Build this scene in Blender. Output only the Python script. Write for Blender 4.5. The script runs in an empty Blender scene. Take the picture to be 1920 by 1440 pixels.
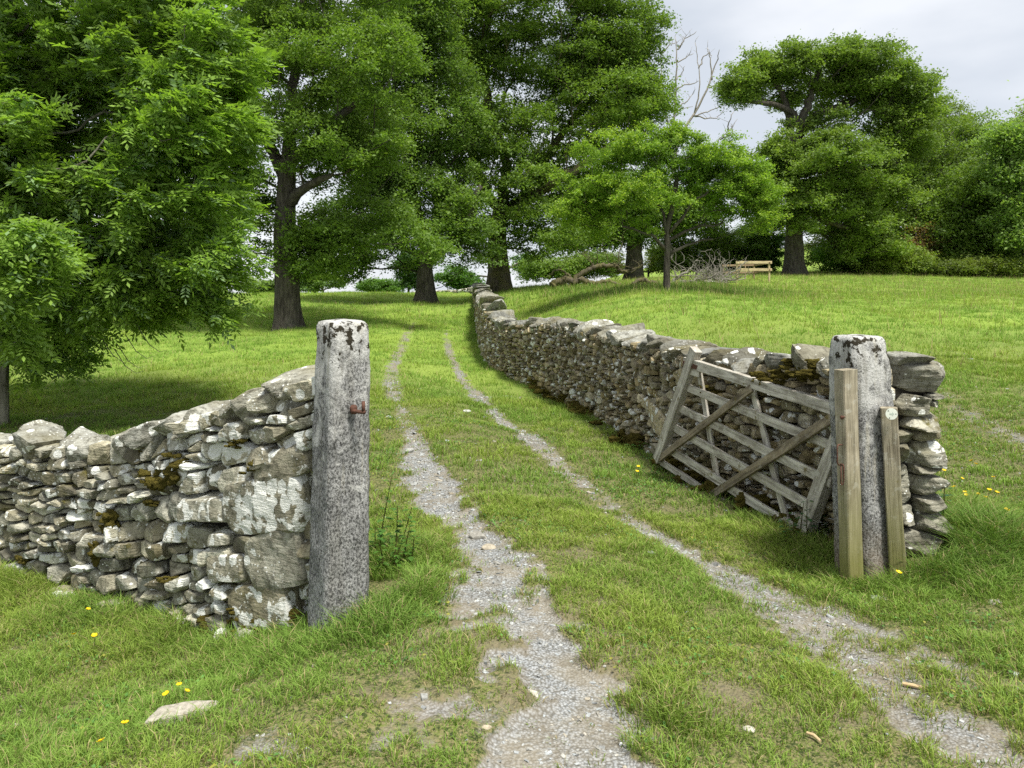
import bpy, math, random, time
import numpy as np

T0 = time.time()
rng = np.random.default_rng(11)
random.seed(5)
sc = bpy.context.scene
COL = sc.collection

# ------------------------------------------------------------------ camera
FPX, CXP, HYP, CH = 1440.0, 960.0, 550.0, 1.6          # focal length, centre and horizon row in photo pixels; eye height
cam = bpy.data.cameras.new('camera'); cam_o = bpy.data.objects.new('camera', cam); COL.objects.link(cam_o)
cam.sensor_width = 36; cam.lens = 36 * FPX / 1920; cam.shift_y = -(720 - HYP) / 1920
cam.clip_start = 0.05; cam.clip_end = 3000
cam_o.location = (0, 0, CH); cam_o.rotation_euler = (math.pi / 2, 0, 0)
sc.camera = cam_o

# ------------------------------------------------------------------ light
SUN_DIR = np.array([0.26, -0.34, 0.90]); SUN_DIR /= np.linalg.norm(SUN_DIR)
EL = math.asin(SUN_DIR[2]); AZ = math.atan2(SUN_DIR[0], SUN_DIR[1])
w = bpy.data.worlds.new('World'); sc.world = w; w.use_nodes = True
nt = w.node_tree; nt.nodes.clear()
def wn(t, **k):
    n = nt.nodes.new(t)
    for a, b in k.items(): setattr(n, a, b)
    return n
sky = wn('ShaderNodeTexSky', sky_type='NISHITA', sun_disc=False, sun_elevation=EL, sun_rotation=AZ)
bg1 = wn('ShaderNodeBackground'); bg1.inputs[1].default_value = 0.10
nt.links.new(sky.outputs[0], bg1.inputs[0])
tc = wn('ShaderNodeTexCoord'); mp = wn('ShaderNodeMapping'); mp.inputs['Scale'].default_value = (1.0, 1.0, 2.6)
nz = wn('ShaderNodeTexNoise'); nz.inputs['Scale'].default_value = 2.9; nz.inputs['Detail'].default_value = 5; nz.inputs['Roughness'].default_value = .45
nt.links.new(tc.outputs['Generated'], mp.inputs[0]); nt.links.new(mp.outputs[0], nz.inputs[0])
cr = wn('ShaderNodeValToRGB')
cr.color_ramp.elements[0].position = .40; cr.color_ramp.elements[0].color = (.445, .475, .52, 1)
cr.color_ramp.elements[1].position = .58; cr.color_ramp.elements[1].color = (.605, .62, .645, 1)
nt.links.new(nz.outputs[0], cr.inputs[0])
bg2 = wn('ShaderNodeBackground'); bg2.inputs[1].default_value = 1.0
nt.links.new(cr.outputs[0], bg2.inputs[0])
mx = wn('ShaderNodeMixShader'); mx.inputs[0].default_value = .90
nt.links.new(bg1.outputs[0], mx.inputs[1]); nt.links.new(bg2.outputs[0], mx.inputs[2])
wo = wn('ShaderNodeOutputWorld'); nt.links.new(mx.outputs[0], wo.inputs[0])

sun = bpy.data.lights.new('sun', 'SUN'); sun.energy = 4.2; sun.angle = math.radians(11); sun.color = (1, .96, .88)
sun_o = bpy.data.objects.new('sun', sun); COL.objects.link(sun_o)
sun_o.rotation_euler = (math.pi / 2 - EL, 0, math.pi - AZ)
sc.view_settings.view_transform = 'Standard'; sc.view_settings.look = 'None'
sc.view_settings.exposure = 0.72; sc.view_settings.gamma = 1
sc.render.engine = 'CYCLES'
cy = sc.cycles
cy.max_bounces = 7; cy.diffuse_bounces = 5; cy.glossy_bounces = 2; cy.transmission_bounces = 5; cy.transparent_max_bounces = 4
cy.use_adaptive_sampling = True; cy.adaptive_threshold = 0.015
cy.use_denoising = False
cy.sample_clamp_indirect = 6

# ------------------------------------------------------------------ helpers
def P(px, py, d):
    return np.array([(px - CXP) / FPX * d, d, CH - (py - HYP) / FPX * d])

def hsh(ix, iy, iz, seed):
    h = (ix.astype(np.int64) * 374761393 + iy.astype(np.int64) * 668265263 + iz.astype(np.int64) * 2147483647 + seed * 974634777) & 0xffffffff
    h = ((h ^ (h >> 13)) * 1274126177) & 0xffffffff
    h = (h ^ (h >> 16)) & 0xffffff
    return h.astype(np.float64) / 0xffffff * 2 - 1

def vnoise(p, seed=0):
    p = np.atleast_2d(p)
    if p.shape[1] == 2: p = np.column_stack([p, np.zeros(len(p))])
    i = np.floor(p).astype(np.int64); f = p - i; f = f * f * (3 - 2 * f)
    r = 0
    for dx in (0, 1):
        wx = f[:, 0] if dx else 1 - f[:, 0]
        for dy in (0, 1):
            wy = f[:, 1] if dy else 1 - f[:, 1]
            for dz in (0, 1):
                wz = f[:, 2] if dz else 1 - f[:, 2]
                r = r + wx * wy * wz * hsh(i[:, 0] + dx, i[:, 1] + dy, i[:, 2] + dz, seed)
    return r

def fbm(p, seed=0, oct=3, gain=.5):
    a, s, r = 1., 0., 0.
    for k in range(oct):
        r = r + a * vnoise(p * (2.03 ** k), seed + k * 17); s += a; a *= gain
    return r / s

def mesh(name, V, quads=None, tris=None, col=None, smooth=False):
    V = np.asarray(V, dtype=np.float32)
    me = bpy.data.meshes.new(name)
    q = np.asarray(quads, dtype=np.int32).reshape(-1, 4) if quads is not None and len(quads) else np.zeros((0, 4), np.int32)
    t = np.asarray(tris, dtype=np.int32).reshape(-1, 3) if tris is not None and len(tris) else np.zeros((0, 3), np.int32)
    me.vertices.add(len(V)); me.vertices.foreach_set('co', V.ravel())
    nl = q.size + t.size
    me.loops.add(nl); me.loops.foreach_set('vertex_index', np.concatenate([q.ravel(), t.ravel()]))
    me.polygons.add(len(q) + len(t))
    st = np.concatenate([np.arange(len(q)) * 4, q.size + np.arange(len(t)) * 3]).astype(np.int32)
    me.polygons.foreach_set('loop_start', st)
    if smooth: me.polygons.foreach_set('use_smooth', np.ones(len(q) + len(t), dtype=bool))
    else: me.polygons.foreach_set('use_smooth', np.zeros(len(q) + len(t), dtype=bool))
    me.update(calc_edges=True)
    if col is not None:
        a = me.color_attributes.new('Col', 'FLOAT_COLOR', 'POINT')
        c = np.ones((len(V), 4), dtype=np.float32); c[:, :col.shape[1]] = col
        a.data.foreach_set('color', c.ravel())
    return me

class MB:
    """collects pieces of geometry that become ONE mesh object"""
    def __init__(s): s.V = []; s.Q = []; s.T = []; s.C = []; s.n = 0
    def add(s, V, Q=None, T=None, C=None):
        V = np.asarray(V, dtype=float)
        if Q is not None and len(Q): s.Q.append(np.asarray(Q).reshape(-1, 4) + s.n)
        if T is not None and len(T): s.T.append(np.asarray(T).reshape(-1, 3) + s.n)
        if C is None: C = np.array([.5, .5, .5])
        C = np.asarray(C, dtype=float)
        if C.ndim == 1: C = np.tile(C, (len(V), 1))
        s.V.append(V); s.C.append(C); s.n += len(V)
    def build(s, name, mat, parent=None, origin=None, smooth=False, link=True):
        V = np.concatenate(s.V); C = np.concatenate(s.C)
        Q = np.concatenate(s.Q) if s.Q else None; T = np.concatenate(s.T) if s.T else None
        if parent is not None: org = np.array(parent_world(parent)); loc = (0, 0, 0)
        elif origin is not None: org = np.array(origin); loc = tuple(origin)
        else: org = np.zeros(3); loc = (0, 0, 0)
        me = mesh(name, V - org, Q, T, C, smooth)
        me.materials.append(mat)
        o = bpy.data.objects.new(name, me); o.location = loc
        if parent is not None: o.parent = parent
        COL.objects.link(o)
        return o

def parent_world(o):
    v = np.zeros(3)
    while o is not None:
        v += np.array(o.location); o = o.parent
    return v

def tag(o, label=None, cat=None, group=None, kind=None):
    if label: o['label'] = label
    if cat: o['category'] = cat
    if group: o['group'] = group
    if kind: o['kind'] = kind
    return o
def thing(name, label, cat, loc, group=None):
    o = bpy.data.objects.new(name, None); o.location = tuple(float(v) for v in loc); COL.objects.link(o)
    return tag(o, label, cat, group)

# ------------------------------------------------------------------ materials
class NT:
    def __init__(s, name):
        s.m = bpy.data.materials.new(name); s.m.use_nodes = True; s.t = s.m.node_tree; s.t.nodes.clear()
        s.out = s.n('ShaderNodeOutputMaterial')
    def n(s, t, **k):
        n = s.t.nodes.new(t)
        for a, b in k.items(): setattr(n, a, b)
        return n
    def l(s, a, b): s.t.links.new(a, b)
    def put(s, sock, v):
        if hasattr(v, 'is_output'): s.l(v, sock)
        else: sock.default_value = v
    def noise(s, vec, scale, detail=3, rough=.5, dist=0):
        n = s.n('ShaderNodeTexNoise'); n.inputs['Scale'].default_value = scale; n.inputs['Detail'].default_value = detail
        n.inputs['Roughness'].default_value = rough; n.inputs['Distortion'].default_value = dist
        if vec is not None: s.l(vec, n.inputs['Vector'])
        return n.outputs[0]
    def voro(s, vec, scale, feature='F1', rnd=1.):
        n = s.n('ShaderNodeTexVoronoi', feature=feature); n.inputs['Scale'].default_value = scale
        n.inputs['Randomness'].default_value = rnd
        if vec is not None: s.l(vec, n.inputs['Vector'])
        return n
    def ramp(s, fac, a, b, c0=(0, 0, 0, 1), c1=(1, 1, 1, 1)):
        r = s.n('ShaderNodeValToRGB'); e = r.color_ramp.elements
        e[0].position = a; e[1].position = b; e[0].color = c0; e[1].color = c1
        s.l(fac, r.inputs[0]); return r.outputs[0]
    def mix(s, f, a, b, mode='MIX'):
        m = s.n('ShaderNodeMix', data_type='RGBA', blend_type=mode)
        s.put(m.inputs[0], f)
        for sock, v in ((m.inputs[6], a), (m.inputs[7], b)):
            if isinstance(v, tuple) and len(v) == 3: v = v + (1,)
            s.put(sock, v)
        return m.outputs[2]
    def math(s, op, a, b=0.0, clamp=False):
        m = s.n('ShaderNodeMath', operation=op); m.use_clamp = clamp
        s.put(m.inputs[0], a); s.put(m.inputs[1], b); return m.outputs[0]
    def obj(s): return s.n('ShaderNodeTexCoord').outputs['Object']
    def col(s, name='Col'):
        a = s.n('ShaderNodeVertexColor'); a.layer_name = name; return a.outputs[0]
    def sep(s, c):
        n = s.n('ShaderNodeSeparateColor'); s.l(c, n.inputs[0]); return n.outputs
    def mapping(s, vec, scale=(1, 1, 1), rot=(0, 0, 0)):
        m = s.n('ShaderNodeMapping'); m.inputs['Scale'].default_value = scale; m.inputs['Rotation'].default_value = rot
        s.l(vec, m.inputs[0]); return m.outputs[0]
    def bump(s, h, strength=.5, dist=.01, normal=None):
        b = s.n('ShaderNodeBump'); b.inputs['Strength'].default_value = strength; b.inputs['Distance'].default_value = dist
        s.l(h, b.inputs['Height'])
        if normal is not None: s.l(normal, b.inputs['Normal'])
        return b.outputs[0]
    def principled(s, color, rough=.8, spec=.3, normal=None, metal=0.):
        p = s.n('ShaderNodeBsdfPrincipled')
        if isinstance(color, tuple) and len(color) == 3: color = color + (1,)
        s.put(p.inputs['Base Color'], color); s.put(p.inputs['Roughness'], rough)
        p.inputs['Specular IOR Level'].default_value = spec; s.put(p.inputs['Metallic'], metal)
        if normal is not None: s.l(normal, p.inputs['Normal'])
        return p.outputs[0]
    def end(s, shader): s.l(shader, s.out.inputs[0]); return s.m

def leaf_material(name, rough=.5, trans=.45, spec=.3, tmul=(1.25, 1.35, .55)):
    m = NT(name); c = m.col()
    p = m.principled(c, rough, spec)
    t = m.n('ShaderNodeBsdfTranslucent'); m.l(m.mix(1., c, tmul, 'MULTIPLY'), t.inputs[0])
    mx = m.n('ShaderNodeMixShader'); mx.inputs[0].default_value = trans
    m.l(p, mx.inputs[1]); m.l(t.outputs[0], mx.inputs[2])
    return m.end(mx.outputs[0])

M_LEAF = leaf_material('leaf')
M_GRASS = leaf_material('grass_blade', .6, .30, .15, (1.15, 1.2, .6))
M_PETAL = leaf_material('petal', .5, .25, .3, (1, 1, .6))

def stone_material(name, grey=(.27, .27, .245), brown=(.17, .145, .085), lich=(.76, .77, .73), lich_t=.56, moss_amt=.5):
    m = NT(name); o = m.obj(); r = m.sep(m.col())
    tone, warm, li = r[0], r[1], r[2]
    base = m.mix(warm, grey, brown)
    n1 = m.noise(o, 9, 4, .6)
    base = m.mix(m.ramp(n1, .3, .72), m.mix(1., base, (.52, .50, .45), 'MULTIPLY'), m.mix(1., base, (1.25, 1.25, 1.22), 'MULTIPLY'))
    # bedding streaks
    st = m.noise(m.mapping(o, (6, 6, 60)), 1.5, 3, .6, .6)
    base = m.mix(m.math('MULTIPLY', m.ramp(st, .45, .7), .35), base, m.mix(1., base, (.55, .5, .42), 'MULTIPLY'))
    # brightness per stone
    tn = m.math('ADD', m.math('MULTIPLY', tone, 1.1), .45)
    vm = m.n('ShaderNodeVectorMath', operation='SCALE'); m.l(base, vm.inputs[0]); m.l(tn, vm.inputs['Scale'])
    base = vm.outputs[0]
    # dark crust
    n4 = m.noise(o, 26, 4, .7)
    base = m.mix(m.math('MULTIPLY', m.ramp(n4, .50, .64), .6), base, (.045, .04, .028))
    # ochre / green film
    n5 = m.noise(o, 3.1, 3, .6)
    base = m.mix(m.math('MULTIPLY', m.ramp(n5, .48, .7), .35), base, (.19, .165, .06))
    # white crusty lichen patches
    nl = m.noise(o, 11, 5, .55, .3)
    th = m.math('ADD', nl, m.math('MULTIPLY', m.math('SUBTRACT', li, .5), .42))
    lf = m.ramp(th, lich_t, lich_t + .035)
    sp = m.ramp(m.voro(o, 38).outputs['Distance'], .16, .26, (1, 1, 1, 1), (0, 0, 0, 1))
    sp = m.math('MULTIPLY', sp, m.ramp(m.noise(o, 5, 2), .52, .6))
    lf = m.math('MAXIMUM', lf, sp)
    lc = m.mix(m.noise(o, 60, 2), lich, m.mix(1., lich, (.78, .78, .74), 'MULTIPLY'))
    base = m.mix(lf, base, lc)
    # rounded crisp lichen spots
    wv = m.n('ShaderNodeVectorMath', operation='ADD'); ns_ = m.n('ShaderNodeTexNoise'); ns_.inputs['Scale'].default_value = 28; ns_.inputs['Detail'].default_value = 3
    m.l(o, ns_.inputs['Vector']); sc_ = m.n('ShaderNodeVectorMath', operation='SCALE'); m.l(ns_.outputs['Color'], sc_.inputs[0]); sc_.inputs['Scale'].default_value = .035
    m.l(o, wv.inputs[0]); m.l(sc_.outputs[0], wv.inputs[1])
    vr = m.voro(wv.outputs[0], 11.5); vc = m.sep(vr.outputs['Color'])
    rad_ = m.math('MULTIPLY', m.math('SUBTRACT', m.math('ADD', vc[0], m.math('MULTIPLY', li, .75)), .88), 1.15)
    rs = m.math('MULTIPLY', m.math('SUBTRACT', rad_, vr.outputs['Distance']), 30., True)
    base = m.mix(rs, base, lc)
    # moss cushions
    nm = m.noise(o, 2.6, 5, .7)
    mf = m.math('MULTIPLY', m.ramp(nm, .60, .66), moss_amt)
    mc = m.mix(m.noise(o, 45, 2), (.06, .055, .012), (.16, .14, .03))
    base = m.mix(mf, base, mc)
    h = m.math('ADD', m.math('MULTIPLY', n4, .6), m.math('MULTIPLY', m.noise(o, 90, 4, .7), .35))
    h = m.math('ADD', h, m.math('MULTIPLY', lf, .05)); h = m.math('ADD', h, m.math('MULTIPLY', st, .5))
    nb = m.bump(h, .85, .022)
    return m.end(m.principled(base, .88, .25, nb))
M_STONE_L = stone_material('stone_near', (.43, .435, .385), (.34, .31, .215), lich_t=.585, moss_amt=.9)
M_STONE_R = stone_material('stone_far', (.40, .375, .30), (.33, .26, .135), lich_t=.635, moss_amt=.5)
M_COPE = stone_material('stone_coping', (.31, .318, .30), (.22, .205, .14), lich_t=.68, moss_amt=.35)

def core_material():
    m = NT('wall_core'); o = m.obj()
    c = m.mix(m.noise(o, 12, 3), (.015, .013, .010), (.05, .045, .035))
    return m.end(m.principled(c, .95, .1, m.bump(m.noise(o, 25, 4), 1, .03)))
M_CORE = core_material()

def moss_material():
    m = NT('moss'); o = m.obj()
    c = m.mix(m.noise(o, 30, 4, .7), (.035, .03, .008), (.17, .14, .028))
    return m.end(m.principled(c, .95, .1, m.bump(m.noise(o, 120, 4, .7), 1, .02)))
M_MOSS = moss_material()

def post_material(name, zlow, dirt=.6):
    m = NT(name); o = m.obj()
    fine = m.noise(m.mapping(o, (1, 1, .7)), 95, 3, .75)
    c = m.mix(m.ramp(fine, .40, .58), (.075, .075, .072), (.37, .37, .36))
    big = m.noise(o, 5.5, 4, .65)
    c = m.mix(m.math('MULTIPLY', m.ramp(big, .42, .66), .65), c, m.mix(1., c, (.42, .42, .43), 'MULTIPLY'))
    nl = m.noise(o, 8, 5, .6, .4)
    z = m.n('ShaderNodeSeparateXYZ'); m.l(o, z.inputs[0])
    up = m.math('MULTIPLY', m.math('SUBTRACT', z.outputs[2], .75), .36, False)
    lf = m.ramp(m.math('ADD', nl, up), .58, .70)
    c = m.mix(m.math('MULTIPLY', lf, .6), c, m.mix(fine, (.50, .50, .47), (.70, .70, .67)))
    stv = m.noise(m.mapping(o, (22, 22, 1.6)), 1., 4, .6); c = m.mix(m.math('MULTIPLY', m.ramp(stv, .5, .66), .5), c, m.mix(1., c, (.45, .43, .38), 'MULTIPLY')); c = m.mix(m.math('MULTIPLY', m.ramp(stv, .34, .42, (1, 1, 1, 1), (0, 0, 0, 1)), .4), c, (.42, .39, .30))
    # black crust specks, thickest round the head
    sp = m.ramp(m.voro(o, 48).outputs['Distance'], .13, .22, (1, 1, 1, 1), (0, 0, 0, 1))
    sp = m.math('MULTIPLY', sp, m.ramp(m.noise(o, 7, 3), .52, .6))
    c = m.mix(sp, c, (.018, .015, .012))
    nh = m.noise(o, 19, 4, .65, .3)
    top = m.math('MULTIPLY', m.math('SUBTRACT', z.outputs[2], 1.33), 1.5)
    hd = m.ramp(m.math('ADD', nh, m.math('MINIMUM', top, .10)), .618, .66)
    c = m.mix(hd, c, m.mix(fine, (.014, .012, .009), (.045, .038, .022)))
    # soil and rust-brown film near the ground
    lo = m.ramp(m.math('ADD', z.outputs[2], m.math('MULTIPLY', m.noise(o, 9, 3), .3)), zlow + .15, zlow + .5, (1, 1, 1, 1), (0, 0, 0, 1))
    c = m.mix(m.math('MULTIPLY', lo, dirt), c, m.mix(fine, (.06, .04, .02), (.27, .19, .10)))
    h = m.math('ADD', fine, m.math('MULTIPLY', big, .5))
    return m.end(m.principled(c, .9, .2, m.bump(h, .9, .008)))
M_POST_L = post_material('post_stone_pale', -.3, .3)
M_POST_R = post_material('post_stone_grey', .05, .75)

def wood_material(name, c0, c1, green=0., scale=1., axis='Z', lichen=.0):
    m = NT(name); o = m.obj()
    uv = m.n('ShaderNodeUVMap').outputs[0]            # u runs along the timber in metres, v across
    g = m.noise(m.mapping(uv, (3, 90, 1)), 1.0 * scale, 5, .65, .5)
    c = m.mix(m.ramp(g, .33, .66), c0, c1)
    g2 = m.noise(m.mapping(uv, (1.2, 200, 1)), 1., 3, .7)
    c = m.mix(m.math('MULTIPLY', m.ramp(g2, .56, .66), .7), c, m.mix(1., c, (.25, .22, .18), 'MULTIPLY'))
    blo = m.noise(o, 4.5, 4, .65)
    c = m.mix(m.math('MULTIPLY', m.ramp(blo, .42, .68), .6), c, m.mix(1., c, (.42, .38, .32), 'MULTIPLY'))
    if lichen:
        c = m.mix(m.math('MULTIPLY', m.ramp(m.noise(o, 16, 5, .65), .56, .61), lichen), c, (.50, .49, .42))
        c = m.mix(m.math('MULTIPLY', m.ramp(m.noise(o, 6, 5, .7), .62, .66), .8), c, (.14, .11, .03))
    if green:
        z = m.n('ShaderNodeSeparateXYZ'); m.l(o, z.inputs[0])
        lo = m.ramp(m.math('ADD', z.outputs[2], m.math('MULTIPLY', blo, .5)), .3, .95, (1, 1, 1, 1), (0, 0, 0, 1))
        c = m.mix(m.math('MULTIPLY', lo, green), c, (.16, .16, .03))
    h = m.math('ADD', g, m.math('MULTIPLY', g2, -.6))
    return m.end(m.principled(c, .82, .25, m.bump(h, .8, .006)))
M_GATE = wood_material('gate_wood', (.24, .22, .18), (.68, .65, .57), lichen=.6)
M_GATE_D = wood_material('gate_wood_dark', (.12, .10, .072), (.37, .31, .215), lichen=.2)
M_TIMBER = wood_material('post_timber', (.19, .17, .12), (.47, .42, .31), green=.8, lichen=.35)
M_RAIL = wood_material('new_rail_wood', (.44, .35, .2), (.66, .54, .33))
M_RAIL_D = wood_material('weathered_rail_wood', (.22, .15, .09), (.38, .28, .18))

def simple(name, c, rough=.6, metal=0., c2=None, scale=30, bump=.3):
    m = NT(name); o = m.obj(); n = m.noise(o, scale, 4, .6)
    cc = m.mix(m.ramp(n, .3, .7), c, c2 if c2 else c)
    return m.end(m.principled(cc, rough, .4, m.bump(n, bump, .004), metal))
M_RUST = simple('rusty_iron', (.05, .025, .016), .8, .2, (.14, .062, .04), 60)
M_DISC = simple('white_plastic', (.60, .64, .56), .45, 0, (.72, .75, .66), 60, .1)
M_DARK = simple('dark_hole', (.02, .018, .015), .8)
M_DISCMARK = simple('faded_print', (.42, .50, .42), .5, 0, (.5, .56, .48), 80, 0)
M_STRAW = simple('dry_twig', (.42, .30, .16), .8, 0, (.58, .44, .25))
M_TWIGW = simple('bleached_branch', (.13, .12, .10), .85, 0, (.26, .24, .20), 20)

def bark_material(name, a, b, moss=0.):
    m = NT(name); o = m.obj()
    n = m.noise(m.mapping(o, (1, 1, .18)), 14, 5, .65, .3)
    c = m.mix(m.ramp(n, .35, .65), a, b)
    c = m.mix(m.math('MULTIPLY', m.ramp(m.noise(o, 1.7, 4, .6), .5, .65), .4), c, (.10, .105, .075))
    if moss:
        c = m.mix(m.math('MULTIPLY', m.ramp(m.noise(o, 2.2, 4, .7), .42, .6), moss), c, (.15, .14, .035))
    return m.end(m.principled(c, .92, .15, m.bump(n, 1, .04)))
M_BARK = bark_material('oak_bark', (.035, .030, .024), (.12, .105, .085))
M_BARK_M = bark_material('mossy_bark', (.045, .038, .028), (.14, .12, .085), .5)
M_BARK_ASH = bark_material('ash_bark', (.10, .095, .07), (.30, .28, .22))
M_DEAD = bark_material('dead_bark', (.20, .18, .15), (.38, .35, .30))

# ------------------------------------------------------------------ terrain
CTL = [P(*a) for a in [
    (1050,1440,2.6),(300,1440,2.55),(1800,1440,2.6),(640,1158,3.85),(560,1185,4.0),(450,1195,4.3),(300,1160,4.7),(150,1120,5.1),(0,1080,5.5),(-200,1050,6.2),
    (1622,1082,4.84),(1755,1020,5.1),(1560,1020,5.5),(1440,968,6.1),(1350,925,6.8),(1240,862,8.2),(1170,815,9.6),(1100,775,11.6),(1040,745,13.5),(970,715,15.5),
    (920,690,17.5),(902,665,20),(897,637,23.5),(891,600,29),(887,570,40),(888,556,50),
    (740,760,11),(850,760,11),(800,905,6.5),(1000,905,6.5),(760,680,16.5),(830,680,16.5),(840,620,24.5),(740,625,22.5),(830,575,36),
    (798,567,34),(540,617,24),(935,546,38),(0,800,10),(150,690,15),(300,620,24),(300,740,12),(60,850,9),(450,580,30),(600,700,14),
    (480,553,42),(600,552,44),(720,551,46),(300,556,40),(0,580,34),(-300,700,16),
    (1250,548,25),(1100,580,21),(1000,575,28),(1400,560,25),(1600,560,25),(1900,558,24),(1000,540,40),(1100,536,38),(1413,526,40),(1488,515,50),(1900,520,50),(1700,517,50),(1250,522,48),
    (1500,690,12),(1300,688,12.5),(1150,632,16),(1800,684,12.5),(1900,765,9.5),(1850,862,7.3),(1900,950,5.6),(2200,765,9.5),(2100,540,40),
    (870,546,56)]]
CTL += [np.array(a, float) for a in [(0,-5,.0),(4,-3,0),(-4,-3,-.1),(0,1,0),(2,1,0),(-2,1,-.02),(-18,60,.9),(-6,62,1.3),(-40,58,0.),(-22,90,-1.5),(-60,110,-4),(0,85,.6),(0,120,-2),(12,70,2.8),(30,70,4.2),(50,75,5.2),(35,120,8),(60,120,9),(12,120,3)]]
CTL = np.array(CTL)
def wc(x, y):
    yy = np.clip(y, 0, 125) + 4
    return np.column_stack([np.clip(x / yy * 3, -4, 4), np.log(yy) * 2 + np.clip(y, -6, 0) * .1])
_c = wc(CTL[:, 0], CTL[:, 1]); _n = len(_c)
def _phi(r2): return .5 * r2 * np.log(r2 + 1e-9)
_K = _phi(((_c[:, None] - _c[None]) ** 2).sum(-1)) + np.eye(_n) * .004
_A = np.zeros((_n + 3, _n + 3)); _A[:_n, :_n] = _K; _A[:_n, _n] = 1; _A[:_n, _n + 1:] = _c; _A[_n, :_n] = 1; _A[_n + 1:, :_n] = _c.T
_w = np.linalg.solve(_A, np.concatenate([CTL[:, 2], np.zeros(3)]))
def H0(x, y):
    x = np.atleast_1d(np.asarray(x, float)); y = np.atleast_1d(np.asarray(y, float))
    out = np.empty(len(x))
    for i in range(0, len(x), 40000):
        c = wc(x[i:i + 40000], y[i:i + 40000])
        r2 = ((c[:, None] - _c[None]) ** 2).sum(-1)
        out[i:i + 40000] = _phi(r2) @ _w[:_n] + _w[_n] + c @ _w[_n + 1:]
    return out
def ray_ground(px, py):
    ds = np.concatenate([np.arange(1.5, 12, .02), np.arange(12, 70, .08)])
    X = (px - CXP) / FPX * ds; Z = CH - (py - HYP) / FPX * ds
    h = H0(X, ds); k = np.argmax(h >= Z)
    if h[k] < Z[k]: k = len(ds) - 1
    return np.array([X[k], ds[k], h[k]])

# wheel ruts: (px, py, half width px, strength)
RUTS = [
 [(1060,1560,170,1.),(1050,1440,132,1.),(1080,1350,100,1.),(1070,1285,110,1.),(1005,1210,105,1.),(955,1120,85,1.),(915,1040,70,1.),(855,960,58,1.),(812,905,40,1.),(790,860,28,1.),(772,815,20,.6),(750,770,18,.42),(735,735,20,.6),(733,700,17,.55),(750,655,13,.55),(772,615,9,.45),(780,600,8,.2)],
 [(1950,1560,150,.9),(1860,1440,115,.9),(1800,1385,90,.8),(1700,1320,70,.5),(1640,1260,90,.5),(1540,1180,100,.62),(1460,1130,70,.72),(1380,1085,55,.85),(1290,1035,36,.66),(1225,1000,32,.85),(1150,950,28,.5),(1085,900,26,.5),(1030,850,25,.6),(970,805,24,.8),(925,770,20,.8),(890,735,17,.7),(860,700,13,.7),(842,660,10,.65),(835,620,7,.5)],
 [(1900,1290,60,.35),(1760,1240,60,.45),(1650,1190,60,.45),(1560,1150,50,.55)],
 [(2100,900,70,.40),(1960,850,52,.42),(1880,810,46,.42),(1820,775,38,.42),(1770,745,28,.40),(1740,720,16,.33)],
 [(900,1330,120,.28),(640,1330,90,.36),(480,1400,90,.32),(760,1380,90,.3)],
]
RUTW = []
for k, r in enumerate(RUTS):
    L = []
    for px, py, hw, s in r:
        g = ray_ground(px, py) if py < 1445 else np.array([(px - CXP) / FPX * 1600 * 1.44 / (py - HYP), 1.6 * 1440 / (py - HYP), 0])
        L.append((g[0], g[1], hw * g[1] / FPX, s))
    RUTW.append(np.array(L))
def rutmask(x, y):
    p = np.column_stack([x, y]); best = np.zeros(len(p))
    n1 = fbm(p * 3.1, 3, 3); n2 = fbm(p * 11, 9, 2)
    for L in RUTW:
        for a, b in zip(L[:-1], L[1:]):
            ab = b[:2] - a[:2]; t = np.clip(((p - a[:2]) @ ab) / (ab @ ab), 0, 1)
            dd = np.hypot(*(p - a[:2] - t[:, None] * ab).T)
            hw = a[2] + (b[2] - a[2]) * t; s = a[3] + (b[3] - a[3]) * t
            q = dd / (hw + 1e-6) + n1 * .8 + n2 * .75
            v = np.clip((1.30 - q) / .60, 0, 1) * np.clip(s + (n1 * .5 + n2 * .35) * (1.35 - s), 0, 1)
            best = np.maximum(best, v)
    return best
def baremask(x, y):
    """small worn earth patches on the foreground"""
    p = np.column_stack([x, y])
    n = fbm(p * 2.3, 41, 4, .6)
    near = np.clip((7.5 - y) / 3, 0, 1)
    return np.clip((n - .30) / .2, 0, 1) * near * .6
def micro(x, y, rm):
    p = np.column_stack([x, y])
    return fbm(p * 1.2, 5, 2) * .022 * np.clip(y / 3, .5, 4) + fbm(p * 7, 8, 2) * .008 - rm * .034
def H(x, y):
    x = np.atleast_1d(np.asarray(x, float)); y = np.atleast_1d(np.asarray(y, float))
    return H0(x, y) + micro(x, y, rutmask(x, y))

def ground_color(x, y, rm, bm):
    p = np.column_stack([x, y])
    n = fbm(p * .35, 21, 3)[:, None]; n2 = fbm(p * 2.2, 22, 3)[:, None]
    g = np.array([.105, .165, .028]) + n * np.array([.02, .015, .004]) + n2 * np.array([.025, .022, .006])
    far = np.clip((y - 9) / 8, 0, 1)[:, None]
    g = g * (1 + far * .75)
    return np.clip(g, .01, 1)

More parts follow.
